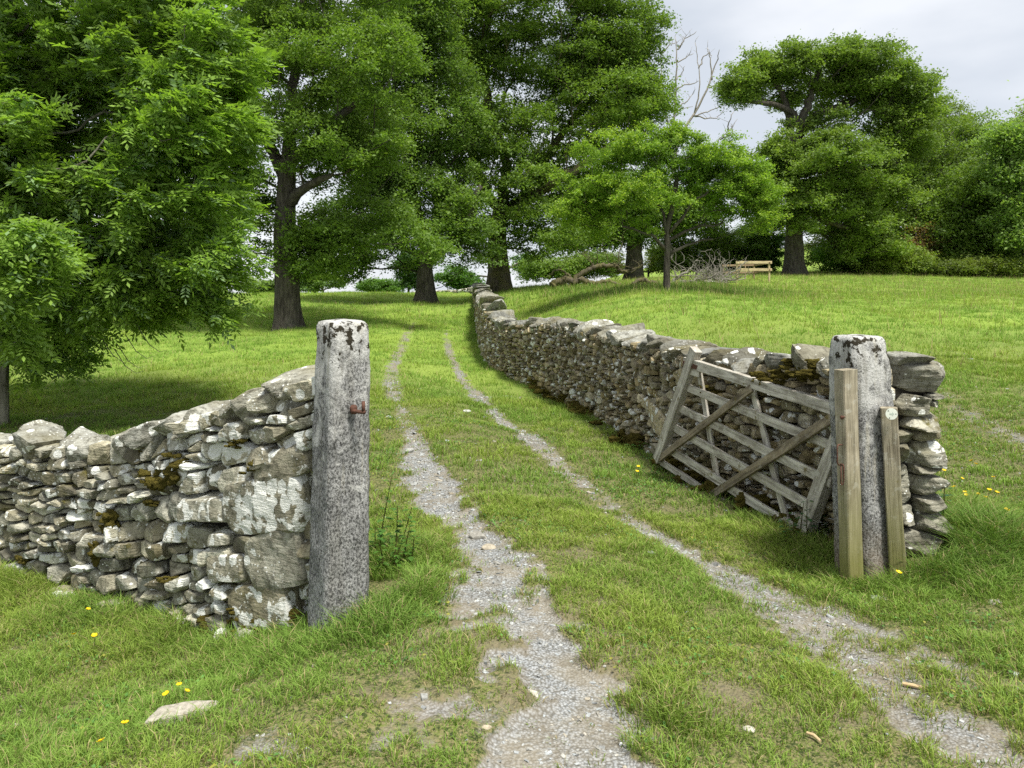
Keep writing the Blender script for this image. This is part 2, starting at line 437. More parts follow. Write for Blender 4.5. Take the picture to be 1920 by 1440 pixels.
def build_ground():
    ys = [-14, -10, -7, -5, -3.5, -2.5, -1.5, -.6, .1, .7, 1.2]
    y = 1.4
    while y < 60: ys.append(y); y += max(.014, y * .0068)
    while y < 1500: ys.append(y); y *= 1.07
    ys = np.array(ys); s = np.linspace(-1, 1, 420)
    S, Y = np.meshgrid(s, ys)
    X = S * 1.05 * (np.maximum(Y, 0) + 2.2) + np.sign(S) * np.abs(S) ** 7 * (.6 * np.maximum(Y, 0) + 10)
    x = X.ravel(); y = Y.ravel()
    rm = rutmask(x, y); bm = baremask(x, y)
    z = H0(x, y) + micro(x, y, rm)
    z = np.where(y > 125, z - (y - 125) * .05, z)
    V = np.column_stack([x, y, z])
    ny, nx = S.shape
    i = (np.arange(ny - 1)[:, None] * nx + np.arange(nx - 1)[None]).ravel()
    Q = np.column_stack([i, i + 1, i + nx + 1, i + nx])
    C = np.column_stack([rm, bm, np.clip((y - 9) / 8, 0, 1)])
    gm = ground_material()
    on = rm[Q].mean(1) > .45
    for nm, sel in (('ground', ~on), ('track', on)):
        q = Q[sel]; u, inv = np.unique(q, return_inverse=True)
        me = mesh(nm, V[u], inv.reshape(-1, 4), None, C[u], True); me.materials.append(gm)
        o = bpy.data.objects.new(nm, me); COL.objects.link(o)
        o['kind'] = 'structure'
        o['label'] = 'green sloping pasture with worn earth patches' if nm == 'ground' else 'two gravel wheel ruts running up the grassy slope'
def ground_material():
    m = NT('pasture'); o = m.obj(); r = m.sep(m.col())
    n1 = m.noise(o, .45, 4, .6); n2 = m.noise(o, 3.5, 4, .65); n3 = m.noise(o, 30, 4, .7)
    near = m.mix(m.ramp(n2, .35, .65), (.07, .09, .024), (.13, .155, .04)); near = m.mix(m.ramp(m.noise(o, 70, 4, .75), .42, .6), near, (.20, .17, .09)); near = m.mix(m.ramp(m.noise(o, 45, 3, .7), .5, .6), near, (.035, .05, .014))
    far = m.mix(m.ramp(n1, .35, .65), (.17, .26, .04), (.24, .33, .055))
    far = m.mix(m.math('MULTIPLY', m.ramp(n3, .4, .62), .45), far, (.10, .155, .03))
    g = m.mix(r[2], near, far)
    earth = m.mix(n3, (.10, .08, .05), (.25, .21, .15))
    vo = m.voro(o, 85)
    gv = m.mix(vo.outputs['Color'], (.215, .225, .23), (.41, .425, .43))
    gv = m.mix(m.ramp(vo.outputs['Distance'], .25, .75), gv, m.mix(1., gv, (.4, .38, .34), 'MULTIPLY'))
    gv = m.mix(m.math('MULTIPLY', m.ramp(n2, .42, .62), .65), gv, (.26, .23, .17)); gv = m.mix(m.math('MULTIPLY', m.ramp(m.noise(o, 7, 4, .7), .5, .62), .5), gv, m.mix(1., gv, (.55, .52, .48), 'MULTIPLY'))
    c = m.mix(r[1], g, earth)
    c = m.mix(m.ramp(m.math('ADD', r[0], m.math('MULTIPLY', m.math('SUBTRACT', n3, .5), .6)), .30, .55), c, m.mix(m.math('MULTIPLY', m.math('SUBTRACT', 1., r[0]), .8), gv, earth))
    h = m.math('ADD', m.math('MULTIPLY', vo.outputs['Distance'], -.7), m.math('MULTIPLY', n3, .8))
    return m.end(m.principled(c, .93, .15, m.bump(h, .8, .012)))
build_ground()
print('ground', time.time() - T0)

# ------------------------------------------------------------------ grass
# (px, py, radius m, extra height m, darkness) of rank patches
RANK = []
for px, py, r_, h_ in [(640,1150,.35,.12),(700,1130,.30,.13),(720,1050,.30,.14),(690,1170,.22,.10),(560,1195,.30,.07),(450,1205,.35,.07),(330,1180,.35,.07),(180,1140,.35,.08),(50,1100,.4,.08),
                  (1640,1090,.25,.05),(1720,1060,.35,.18),(1790,1030,.45,.22),(1850,1060,.35,.12),(1740,980,.35,.22),(1560,1050,.3,.10),(1500,1030,.25,.10),(1450,1000,.25,.06),(1600,1100,.16,.06),(1680,1104,.16,.07),(1085,546,2.2,.22),(1200,548,2.2,.22),(1320,545,2.6,.26),(1250,1345,.17,.07),(1320,1350,.12,.05),(1215,1230,.2,.02)]:
    g = ray_ground(px, py); RANK.append((g[0], g[1], max(r_, .01), h_))
def rank(x, y):
    v = np.zeros(len(x))
    for a, b, r_, h_ in RANK:
        v = np.maximum(v, h_ * np.exp(-((x - a) ** 2 + (y - b) ** 2) / r_ ** 2))
    return v
FOOT = []      # solid footprints no blade may grow through: (polyline xy, radius)
def blocked(x, y):
    b = np.zeros(len(x), bool)
    for L, r_ in FOOT:
        for a, c in zip(L[:-1], L[1:]):
            ab = c - a; q = np.column_stack([x, y]) - a
            t = np.clip((q @ ab) / (ab @ ab + 1e-9), 0, 1)
            b |= np.hypot(*(q - t[:, None] * ab).T) < r_
    return b

def blades(n_tuft, per, ymin, ymax, hgt, wid, spread, seed, two=True, lean=.5, power=1., dens=None, straw=.05, bright=1.):
    r = np.random.default_rng(seed)
    u = r.random(n_tuft)
    # uniform over the ground trapezoid
    y = np.sqrt(ymin ** 2 + u ** power * (ymax ** 2 - ymin ** 2))
    half = .74 * y + 1.9
    x = (r.random(n_tuft) * 2 - 1) * half
    rm = rutmask(x, y); bm = baremask(x, y)
    n = fbm(np.column_stack([x, y]) * 4.5, 31, 3)
    keep = r.random(n_tuft) < np.clip(1.12 - 1.25 * rm - .75 * bm + n * .22, .035, 1) ** 1.2
    keep &= ~blocked(x, y)
    if dens is not None: keep &= r.random(n_tuft) < dens(x, y)
    x, y, n, rm = x[keep], y[keep], n[keep], rm[keep]
    tall = rank(x, y)
    hs = hgt * np.clip(1 + n * 1.2 + .5 * (r.random(len(x)) - .5), .25, 3) * (1 - .5 * np.clip(rm, 0, 1)) + tall
    toneT = r.random(len(x)); patch = fbm(np.column_stack([x, y]) * .9, 33, 3)
    k = per
    X = np.repeat(x, k); Y = np.repeat(y, k); HS = np.repeat(hs, k); TT = np.repeat(toneT, k); PT = np.repeat(patch, k); TL = np.repeat(tall, k)
    N = len(X)
    a = r.random(N) * 2 * np.pi; rad = spread * np.sqrt(r.random(N)) * (1 + 1.5 * (TL > .03))
    bx = X + np.cos(a) * rad; by = Y + np.sin(a) * rad
    ok = ~blocked(bx, by); bx, by, HS, TT, PT, TL, a = bx[ok], by[ok], HS[ok], TT[ok], PT[ok], TL[ok], a[ok]; N = len(bx)
    bz = H(bx, by) - .004
    h = HS * (.45 + .8 * r.random(N)); az = a + r.normal(0, .9, N)
    le = lean * (.35 + r.random(N) * 1.1) * h
    wd = wid * (.6 + .8 * r.random(N)) * (1 + TL * 2)
    dx, dy = np.cos(az), np.sin(az); sx, sy = -dy, dx
    tw = r.random(N) * np.pi; sx, sy = np.cos(tw), np.sin(tw)
    base = np.column_stack([bx, by, bz])
    tip = base + np.column_stack([dx * le, dy * le, h * np.clip(1 - lean * .35 * r.random(N), .3, 1)])
    mid = base + np.column_stack([dx * le * .32, dy * le * .32, h * .62])
    sd = np.column_stack([sx, sy, np.zeros(N)])
    # colours
    c = np.array([.180, .292, .052])[None] * np.ones((N, 1))
    c = c * (1 + .22 * (TT[:, None] - .5) + .25 * (r.random((N, 1)) - .5))
    yel = np.clip(.35 + PT * 1.6 + .28 * r.normal(size=N), 0, 1)[:, None]
    c = c * (1 - yel * .35) + yel * .35 * np.array([.36, .39, .065])
    dk = np.clip(TL / .12, 0, 1)[:, None] * .45
    c = c * (1 - dk) + dk * np.array([.065, .135, .025])
    st = r.random(N) < straw + .35 * np.clip(np.repeat(rm + bm[keep] * .6, k)[ok], 0, .7)
    c[st] = np.array([.36, .30, .15]) * (.7 + .5 * r.random((st.sum(), 1)))
    c *= bright * 1.06
    if two:
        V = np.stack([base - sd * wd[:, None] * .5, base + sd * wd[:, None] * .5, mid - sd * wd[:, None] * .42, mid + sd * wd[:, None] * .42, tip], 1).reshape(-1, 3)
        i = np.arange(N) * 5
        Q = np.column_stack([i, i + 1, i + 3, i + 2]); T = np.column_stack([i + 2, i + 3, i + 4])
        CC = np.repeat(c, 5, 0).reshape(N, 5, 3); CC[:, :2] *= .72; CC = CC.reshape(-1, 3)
        return V, Q, T, CC
    V = np.stack([base - sd * wd[:, None] * .5, base + sd * wd[:, None] * .5, tip], 1).reshape(-1, 3)
    i = np.arange(N) * 3
    return V, None, np.column_stack([i, i + 1, i + 2]), np.repeat(c, 3, 0)

# ------------------------------------------------------------------ rocks
def cube_dirs(n):
    g = np.tan(np.linspace(-1, 1, n) * math.pi / 4)
    V = []; Q = []; off = 0
    for ax in range(3):
        for sg in (-1, 1):
            A, B = np.meshgrid(g, g)
            p = np.zeros((n * n, 3)); p[:, ax] = sg; p[:, (ax + 1) % 3] = A.ravel() * sg; p[:, (ax + 2) % 3] = B.ravel()
            i = (np.arange(n - 1)[:, None] * n + np.arange(n - 1)[None]).ravel()
            Q.append(np.column_stack([i, i + 1, i + n + 1, i + n]) + off); V.append(p); off += n * n
    V = np.concatenate(V); Q = np.concatenate(Q)
    k = np.round(V * 1e5).astype(np.int64); _, first, inv = np.unique(k, axis=0, return_index=True, return_inverse=True)
    return V[first], inv.ravel()[Q]
DIRS = {n: cube_dirs(n) for n in (5, 6, 9, 14)}
def planes_rock(normals, dists, half, det=6, p=14, namp=.0, nfreq=8, seed=0):
    """star-shaped faceted rock: planes (normals, dists) round the origin"""
    D, Q = DIRS[det]
    d = D * np.asarray(half); d = d / np.linalg.norm(d, axis=1)[:, None]
    s = np.maximum(d @ normals.T, 0) / dists[None]
    r_ = (s ** p).sum(1) ** (-1 / p)
    V = d * r_[:, None]
    if namp:
        q = V * nfreq + seed * 3.7
        V = V + np.column_stack([vnoise(q, 1 + seed % 7), vnoise(q, 11), vnoise(q, 23)]) * namp
        if det >= 9: V = V + (np.column_stack([vnoise(q * 3, 4), vnoise(q * 3, 14), vnoise(q * 3, 26)])) * namp * .35
    if det == 9:
        n = V / (np.linalg.norm(V, axis=1)[:, None] + 1e-9)
        V = V + n * (vnoise(V * np.array([9., 9., 55.]) + seed * 1.3, 37)[:, None] * .0035 - np.abs(vnoise(V * 24 + seed, 39))[:, None] * .006)
    if det >= 14:
        n = V / (np.linalg.norm(V, axis=1)[:, None] + 1e-9); q = V * np.array([5., 5., 42.]) + seed
        V = V + n * (fbm(q, 31, 2)[:, None] * .008 + np.abs(fbm(V * 13 + seed, 33, 3))[:, None] * -.012 + .004)
    return V, Q
def free_rock(half, seed, det=9, k=13, p=16, namp=.006, nfreq=8, boxy=0.):
    r = np.random.default_rng(seed); half = np.asarray(half, float)
    n = r.normal(size=(k, 3)); n /= np.linalg.norm(n, axis=1)[:, None]
    ax = np.vstack([np.eye(3), -np.eye(3)]); ax = ax + r.normal(0, .16, ax.shape); ax /= np.linalg.norm(ax, axis=1)[:, None]
    N = np.vstack([n, ax]); dd = np.concatenate([.80 + boxy + .28 * r.random(k), .85 + .25 * r.random(6)])
    Nw = N / half; ln = np.linalg.norm(Nw, axis=1); return planes_rock(Nw / ln[:, None], dd / ln, half, det, p, namp, nfreq, seed)

def resample_path(pts, step=.1):
    pts = np.array(pts, float)
    d = np.concatenate([[0], np.cumsum(np.hypot(*(np.diff(pts[:, :2], axis=0)).T))])
    s = np.arange(0, d[-1], step)
    o = np.column_stack([np.interp(s, d, pts[:, k]) for k in range(pts.shape[1])])
    k = np.ones(9) / 9
    if len(o) > 20:
        pad = np.vstack([2 * o[:1] - o[8:0:-1][:4 + 0], o, 2 * o[-1:] - o[-2:-6:-1]])
        o = np.column_stack([np.convolve(pad[:, c], k, 'valid') for c in range(o.shape[1])])
    s = np.concatenate([[0], np.cumsum(np.hypot(*(np.diff(o[:, :2], axis=0)).T))])
    return s, o

class Wall:
    """path rows: x, y, zbase, ztop of the visible face; side = +1 if the face normal is to the left of the travel direction"""
    def __init__(s, rows, side, thick, ramp=9.):
        s.ramp = ramp
        s.s, s.o = resample_path(rows); s.side = side; s.thick = thick; s.L = s.s[-1]
    def at(s, q):
        q = np.clip(q, 0, s.L)
        return np.array([np.interp(q, s.s, s.o[:, k]) for k in range(4)])
    def frame(s, q):
        a = s.at(q - .12); b = s.at(q + .12); t = b[:3] - a[:3]; t[2] = (t[2] + b[3] - a[3]) / 2; t /= np.linalg.norm(t) + 1e-9
        n = np.array([-t[1], t[0], 0]) * s.side; n /= np.linalg.norm(n); u = np.cross(t, n); u = u if u[2] > 0 else -u
        return s.at(q), t, n, u

def voronoi_cells(L, Hh, wmean, hmean, seed, aspect=2., jit=.2, sizefn=None):
    r = np.random.default_rng(seed); P_ = []
    z = 0
    while z < Hh:
        h = hmean * (.5 + 1.0 * r.random()); zc = z + h / 2
        x = -r.random() * wmean
        while x < L + wmean:
            wd = wmean * (.45 + 1.1 * r.random() ** 1.3)
            wob = .5 * hmean * math.sin(x * 2.1 + z * 7) + .3 * hmean * math.sin(x * 5.3 + z * 3)
            nsub = 2 if r.random() < .24 else 1
            for k in range(nsub):
                P_.append((x + wd / 2 + r.normal(0, jit * wd * .4), zc + wob + (k - (nsub - 1) / 2) * h * .55 + r.normal(0, jit * h * .55)))
            x += wd
        z += h
    return np.array([q for q in P_ if -.02 < q[0] < L + .02 and .0 < q[1] < Hh])

def build_stones(mb, wall, s0, s1, Hn, wmean, hmean, seed, det, aspect=2., gap=.006, holes=(), depth=.05, lich=None, warmfn=None, off=0., namp=.006, topcut=0.):
    """fills the face between s0 and s1 with fitted stones; Hn is the nominal height, scaled to the wall's own height"""
    r = np.random.default_rng(seed)
    seeds = voronoi_cells(s1 - s0, Hn, wmean, hmean, seed)
    sx = np.column_stack([seeds[:, 0] / aspect, seeds[:, 1]])
    for i in range(len(seeds)):
        q = s0 + seeds[i, 0]
        if any(a <= q <= b and c <= seeds[i, 1] / Hn <= e for a, b, c, e in holes): continue
        p, t, n, u = wall.frame(q)
        hw = p[3] - p[2] - topcut; k = hw / Hn
        d = sx - sx[i]; dd = (d ** 2).sum(1); j = np.argsort(dd)[1:13]
        nn = np.column_stack([d[j, 0] / aspect, d[j, 1] / k]); c0 = dd[j] / 2
        ln = np.linalg.norm(nn, axis=1); dist = np.maximum(c0 / ln - gap * (.4 + 1.2 * r.random(len(j))), .006)
        tl = r.normal(0, .10, len(j)) + .06
        N = np.column_stack([nn[:, 0] / ln, nn[:, 1] / ln, tl])
        ext = [(0, -1, 0, seeds[i, 1] * k + .06), (0, 1, .1, (Hn - seeds[i, 1]) * k + .035), (-1, 0, 0, seeds[i, 0] + .03), (1, 0, 0, s1 - s0 - seeds[i, 0] + .03)]
        N = np.vstack([N, [[a, b, c] for a, b, c, _ in ext]]); dist = np.concatenate([dist, [e[3] for e in ext]])
        b = depth * (.25 + 1.35 * r.random())
        fr = np.array([[r.normal(0, .22), r.normal(.06, .24), 1]] + [[r.normal(0, .45), r.normal(.1, .6), 1] for _ in range(3)] + [[0, 0, -1]])
        fd = np.array([b] + [b * (1.0 + .5 * r.random()) + .008 for _ in range(3)] + [.11])
        N = np.vstack([N, fr]); N /= np.linalg.norm(N, axis=1)[:, None]; dist = np.concatenate([dist, fd])
        hx = min(dist[np.argmax(np.abs(N[:12, 0]))] * 1.6, wmean); hh = (max(hx, wmean * .4), hmean * .6 * k, .06)
        V, Q = planes_rock(N, dist, hh, det, 30 if det > 5 else 16, namp, 14, i)
        z = p[2] + seeds[i, 1] * k
        W = np.array([p[0], p[1], z]) + V[:, :1] * t + V[:, 1:2] * u + (V[:, 2:] + off - .03) * n
        tone = np.clip(r.normal(.46, .28), 0.02, 1.25); warm = np.clip(r.beta(1.1, 1.2) if warmfn is None else warmfn(q, seeds[i, 1] / Hn, r), 0, 1)
        l = np.clip(r.beta(1.6, 2.2), 0, 1) if lich is None else lich(q, seeds[i, 1] / Hn, r)
        mb.add(W, Q, None, (tone, warm, l))

def wall_core(mb, wall, inset, s0=0, s1=None, drop=.1):
    s1 = wall.L if s1 is None else s1
    S = np.arange(s0, s1, .25); S = np.append(S, s1); R = []
    for q in S:
        p, t, n, u = wall.frame(q); a = p[:2] - n[:2] * inset; b = p[:2] - n[:2] * (min(wall.thick, wall.ramp + q * .8) - inset)
        for xy in (a, b):
            R.append([xy[0], xy[1], p[2] - .25]); R.append([xy[0], xy[1], p[3] - drop])
    V = np.array(R); m_ = len(S); Q = []
    for i in range(m_ - 1):
        a = i * 4; b = a + 4
        Q += [[a, b, b + 1, a + 1], [a + 2, a + 3, b + 3, b + 2], [a + 1, b + 1, b + 3, a + 3]]
    Q += [[0, 1, 3, 2], [(m_ - 1) * 4, (m_ - 1) * 4 + 2, (m_ - 1) * 4 + 3, (m_ - 1) * 4 + 1]]
    mb.add(V, Q)

def moss_clump(mb, c, half, seed):
    r = np.random.default_rng(seed)
    for k in range(5):
        h = np.array(half) * (.35 + .45 * r.random()) * np.array([1.2, .6, 1.0])
        V, Q = free_rock(h, seed * 5 + k, 9, 6, 5, .0, 1)
        q = V * 45 + seed + k
        V = V * (1 + .45 * vnoise(q, 3) + .3 * vnoise(q * 2.7, 5))[:, None]
        mb.add(np.asarray(c) + r.normal(size=3) * np.array(half) * np.array([.8, .25, .7]) + V, Q)

def rowsof(L):
    R = []
    for px, by, ty, d in L:
        a = P(px, by, d); b = P(px, ty, d); R.append((a[0], a[1], a[2], b[2]))
    return R
# left wall, from the gatepost outward
LW = Wall(rowsof([(583,1185,715,4.02),(520,1192,735,4.15),(450,1195,762,4.32),(380,1180,783,4.5),(300,1160,805,4.75),(220,1140,832,4.95),(150,1120,845,5.12),(60,1095,842,5.4),(0,1080,842,5.6),(-120,1062,848,6.05),(-300,1040,850,6.7),(-650,1010,835,8.1)]), 1, .5, .22)
_w = _w
RW = Wall(rowsof([(1612,1062,700,5.05),(1560,1022,698,5.45),(1500,995,696,5.8),(1440,968,692,6.15),(1350,925,683,6.85),(1300,896,676,7.4),(1240,862,660,8.2),(1170,818,644,9.6),(1100,778,625,11.6),(1040,746,612,13.5),(985,720,611,15.2),(960,712,613,15.9),(940,702,616,16.6),(920,688,598,17.9),(906,668,577,20),(898,640,560,23.5),(893,602,546,29),(889,574,541,40),(889,560,538,50)]), 1, .52)

def lrank(q, h, r): return np.clip(r.beta(1.5, 1.9) + .10 * (q < 1.6), 0, 1)
def near_blocks():
    """(px0, py0, px1, py1, warm, lichen, tone) of the big squared stones next to the left post"""
    return [(424,893,579,992,.65,.74,.32), (471,995,577,1098,.35,.28,.42), (440,1095,556,1172,.85,.62,.30), (475,845,586,902,.7,.42,.40), (395,1035,472,1090,.6,.52,.4), (340,930,430,975,.35,.62,.5)]
def px_to_wall(w_, px):
    S = np.linspace(0, w_.L, 400); x = np.array([w_.at(q)[0] / w_.at(q)[1] for q in S]) * FPX + CXP
    return float(S[np.argmin(abs(x - px))])

def cope_row(wall, parent, s0, s1, lmean, hmean, seed, det, mat, back=None, tiltmax=.5, mx=100, label=None):
    r = np.random.default_rng(seed); q = s0; n_ = 0
    while q < s1 and n_ < mx:
        L = lmean * (.65 + .8 * r.random()); h = hmean * (.7 + .7 * r.random())
        p, t, n, u = wall.frame(q + L / 2)
        dep = wall.thick * (.50 + .12 * r.random())
        V, Q = free_rock((L * .56, dep, h * .62), seed * 100 + n_, det, 16, 30, .009, 8, .05)
        ti = r.normal(0, 1) * tiltmax * .35; c, s_ = math.cos(ti), math.sin(ti)
        V = np.column_stack([V[:, 0] * c - V[:, 2] * s_, V[:, 1], V[:, 0] * s_ + V[:, 2] * c])
        ti = r.normal(0, .10); c, s_ = math.cos(ti), math.sin(ti)
        V = np.column_stack([V[:, 0], V[:, 1] * c - V[:, 2] * s_, V[:, 1] * s_ + V[:, 2] * c])
        cen = np.array([p[0], p[1], p[3] + h * .25]) - n * (wall.thick * .5 - .03 - r.normal(0, .02))
        W = cen + V[:, :1] * t - V[:, 1:2] * n + V[:, 2:] * u
        mb = MB(); mb.add(W, Q, None, (np.clip(r.normal(.36, .2), .05, 1.), r.beta(1, 1.4), r.beta(1.2, 5)))
        mb.build('coping_stone', mat, parent)
        q += L * .92; n_ += 1
    return n_

def more_slabs():
    r = np.random.default_rng(2); out = []
    for px in range(232, -650, -46):
        top = float(np.interp(px, [-650, -300, 0, 60, 130, 240, 290], [835, 850, 815, 820, 830, 815, 790]))
        h = 34 + 22 * r.random(); out.append((px + r.normal(0, 6), top + h * .45 + r.normal(0, 4), 50 + 34 * r.random(), h, r.normal(0, .35), 40 + len(out)))
    return out
def build_left_wall():
    root = thing('dry_stone_wall', 'near stepped dry stone wall with white lichen, left of the pale gatepost', 'stone wall', LW.at(0)[:3], 'dry stone walls')
    holes = []; Hn = 1.12
    bl = []
    for x0, y0, x1, y1, wm, li, tn in near_blocks():
        sa, sb = px_to_wall(LW, x1), px_to_wall(LW, x0); sm = (sa + sb) / 2; p, t, n, u = LW.frame(sm)
        z0 = CH - (y1 - HYP) / FPX * p[1]; z1 = CH - (y0 - HYP) / FPX * p[1]
        hh = p[3] - p[2]
        holes.append((sa - .0, sb + .0, (z0 - p[2]) / hh + .005, (z1 - p[2]) / hh - .005))
        bl.append((sm, sb - sa, (z0 + z1) / 2, z1 - z0, wm, li, tn))
    mb = MB(); wall_core(mb, LW, .10); mb.build('wall_core', M_CORE, root)
    mb = MB()
    build_stones(mb, LW, 0.02, 2.3, Hn, .20, .098, 3, 9, 2.0, .0055, holes, .055, lrank, lambda q, h, r: r.beta(1.3, 1.3), namp=.0035, topcut=.02)
    build_stones(mb, LW, 2.3, LW.L, Hn, .19, .095, 4, 9, 1.9, .006, (), .055, lambda q, h, r: r.beta(1.6, 2.6), lambda q, h, r: r.beta(1.3, 1.3), namp=.0035, topcut=.02)
    mb.build('stonework', M_STONE_L, root)
    for i, (sm, wd, zc, hh, wm, li, tn) in enumerate(bl):
        p, t, n, u = LW.frame(sm)
        N = np.vstack([np.eye(3), -np.eye(3)]); r = np.random.default_rng(i + 60)
        N = np.vstack([N, r.normal(size=(9, 3))]); N = N + np.vstack([r.normal(0, .05, (6, 3)), np.zeros((9, 3))]); N /= np.linalg.norm(N, axis=1)[:, None]
        half = np.array([wd / 2 + .004, hh / 2 + .002, .15])
        dist = np.concatenate([half, half, (np.abs(N[6:]) @ half) * (.84 + .08 * r.random(9))])
        V, Q = planes_rock(N, dist, half, 14, 22, .008, 9, i)
        W = np.array([p[0], p[1], zc]) + V[:, :1] * t + V[:, 1:2] * u + (V[:, 2:] - .095) * n
        mb = MB(); mb.add(W, Q, None, (tn, wm, li)); mb.build('squared_block', M_STONE_L, root)
    # coping: the big slabs beside the post, placed as seen; then the rest
    slabs = [(533,725,116,56,-.12,5), (535,778,84,60,.50,6), (472,768,80,48,.35,7), (425,775,70,42,.55,8), (352,792,66,34,.6,9), (312,800,60,38,.35,10), (272,818,60,42,.30,11)] + more_slabs()
    for px, py, wp, hp, ti, sd in slabs:
        sq = px_to_wall(LW, px) if px < 575 else .03; p, t, n, u = LW.frame(sq); d = p[1]
        half = (wp / 2 * d / FPX * (1.28 if sd < 30 else 1.0), .24 if sd < 30 else .15, hp / 2 * d / FPX * 1.15)
        V, Q = free_rock(half, sd * 7, 14, 16, 34, .010, 7, .08)
        c, s_ = math.cos(-ti), math.sin(-ti)
        V = np.column_stack([V[:, 0] * c - V[:, 2] * s_, V[:, 1], V[:, 0] * s_ + V[:, 2] * c])
        z = CH - (py - HYP) / FPX * d
        W = np.array([p[0], p[1], z]) - n * (.20 if sd < 30 else .10 + .12 * (sd % 2)) + V[:, :1] * t - V[:, 1:2] * n + V[:, 2:] * u
        r = np.random.default_rng(sd)
        mb = MB(); mb.add(W, Q, None, (r.uniform(.45, .8), r.uniform(.1, .5), r.uniform(.3, .55))); mb.build('coping_stone', M_COPE, root)
    mb = MB()
    for px, py, a, b in [(300,905,.075,.05),(218,955,.055,.045),(212,985,.05,.06),(345,870,.07,.03),(330,888,.05,.04),(490,880,.06,.022),(505,865,.04,.02),(262,840,.05,.02),(500,1182,.10,.05),(410,1195,.12,.05),(390,1175,.06,.05),(462,1160,.06,.03),(185,1045,.04,.05),(50,1050,.05,.03),(455,830,.05,.02),(560,1150,.05,.03),(330,1090,.05,.02),(290,945,.06,.02)]:
        q = px_to_wall(LW, px); p, t, n, u = LW.frame(q); z = CH - (py - HYP) / FPX * p[1]
        rr = np.random.default_rng(int(px + py))
        for k in range(4):
            moss_clump(mb, np.array([p[0], p[1], z]) + n * .025 + t * rr.normal(0, a * .5) + u * rr.normal(0, b * .5), (a * .6, .035, b * .7), int(px * 7 + py + k))
    mb.build('moss', M_MOSS, root, smooth=True)
    FOOT.append((np.array([LW.at(q)[:2] - LW.frame(q)[2][:2] * .25 for q in np.arange(0, LW.L + .1, .4)]), .24))
    # foot stones spilling at the base
    mb = MB(); r = np.random.default_rng(77)
    for k in range(26):
        q = r.random() * LW.L; p, t, n, u = LW.frame(q); s_ = .04 + .06 * r.random()
        V, Q = free_rock((s_ * 1.4, s_, s_ * .7), 900 + k, 6)
        mb.add(np.array([p[0], p[1], p[2] + .01]) + n * (.02 + .06 * r.random()) + V, Q, None, (.5, r.random(), r.random() * .6))
    mb.build('footing_stones', M_STONE_L, root)
build_left_wall()

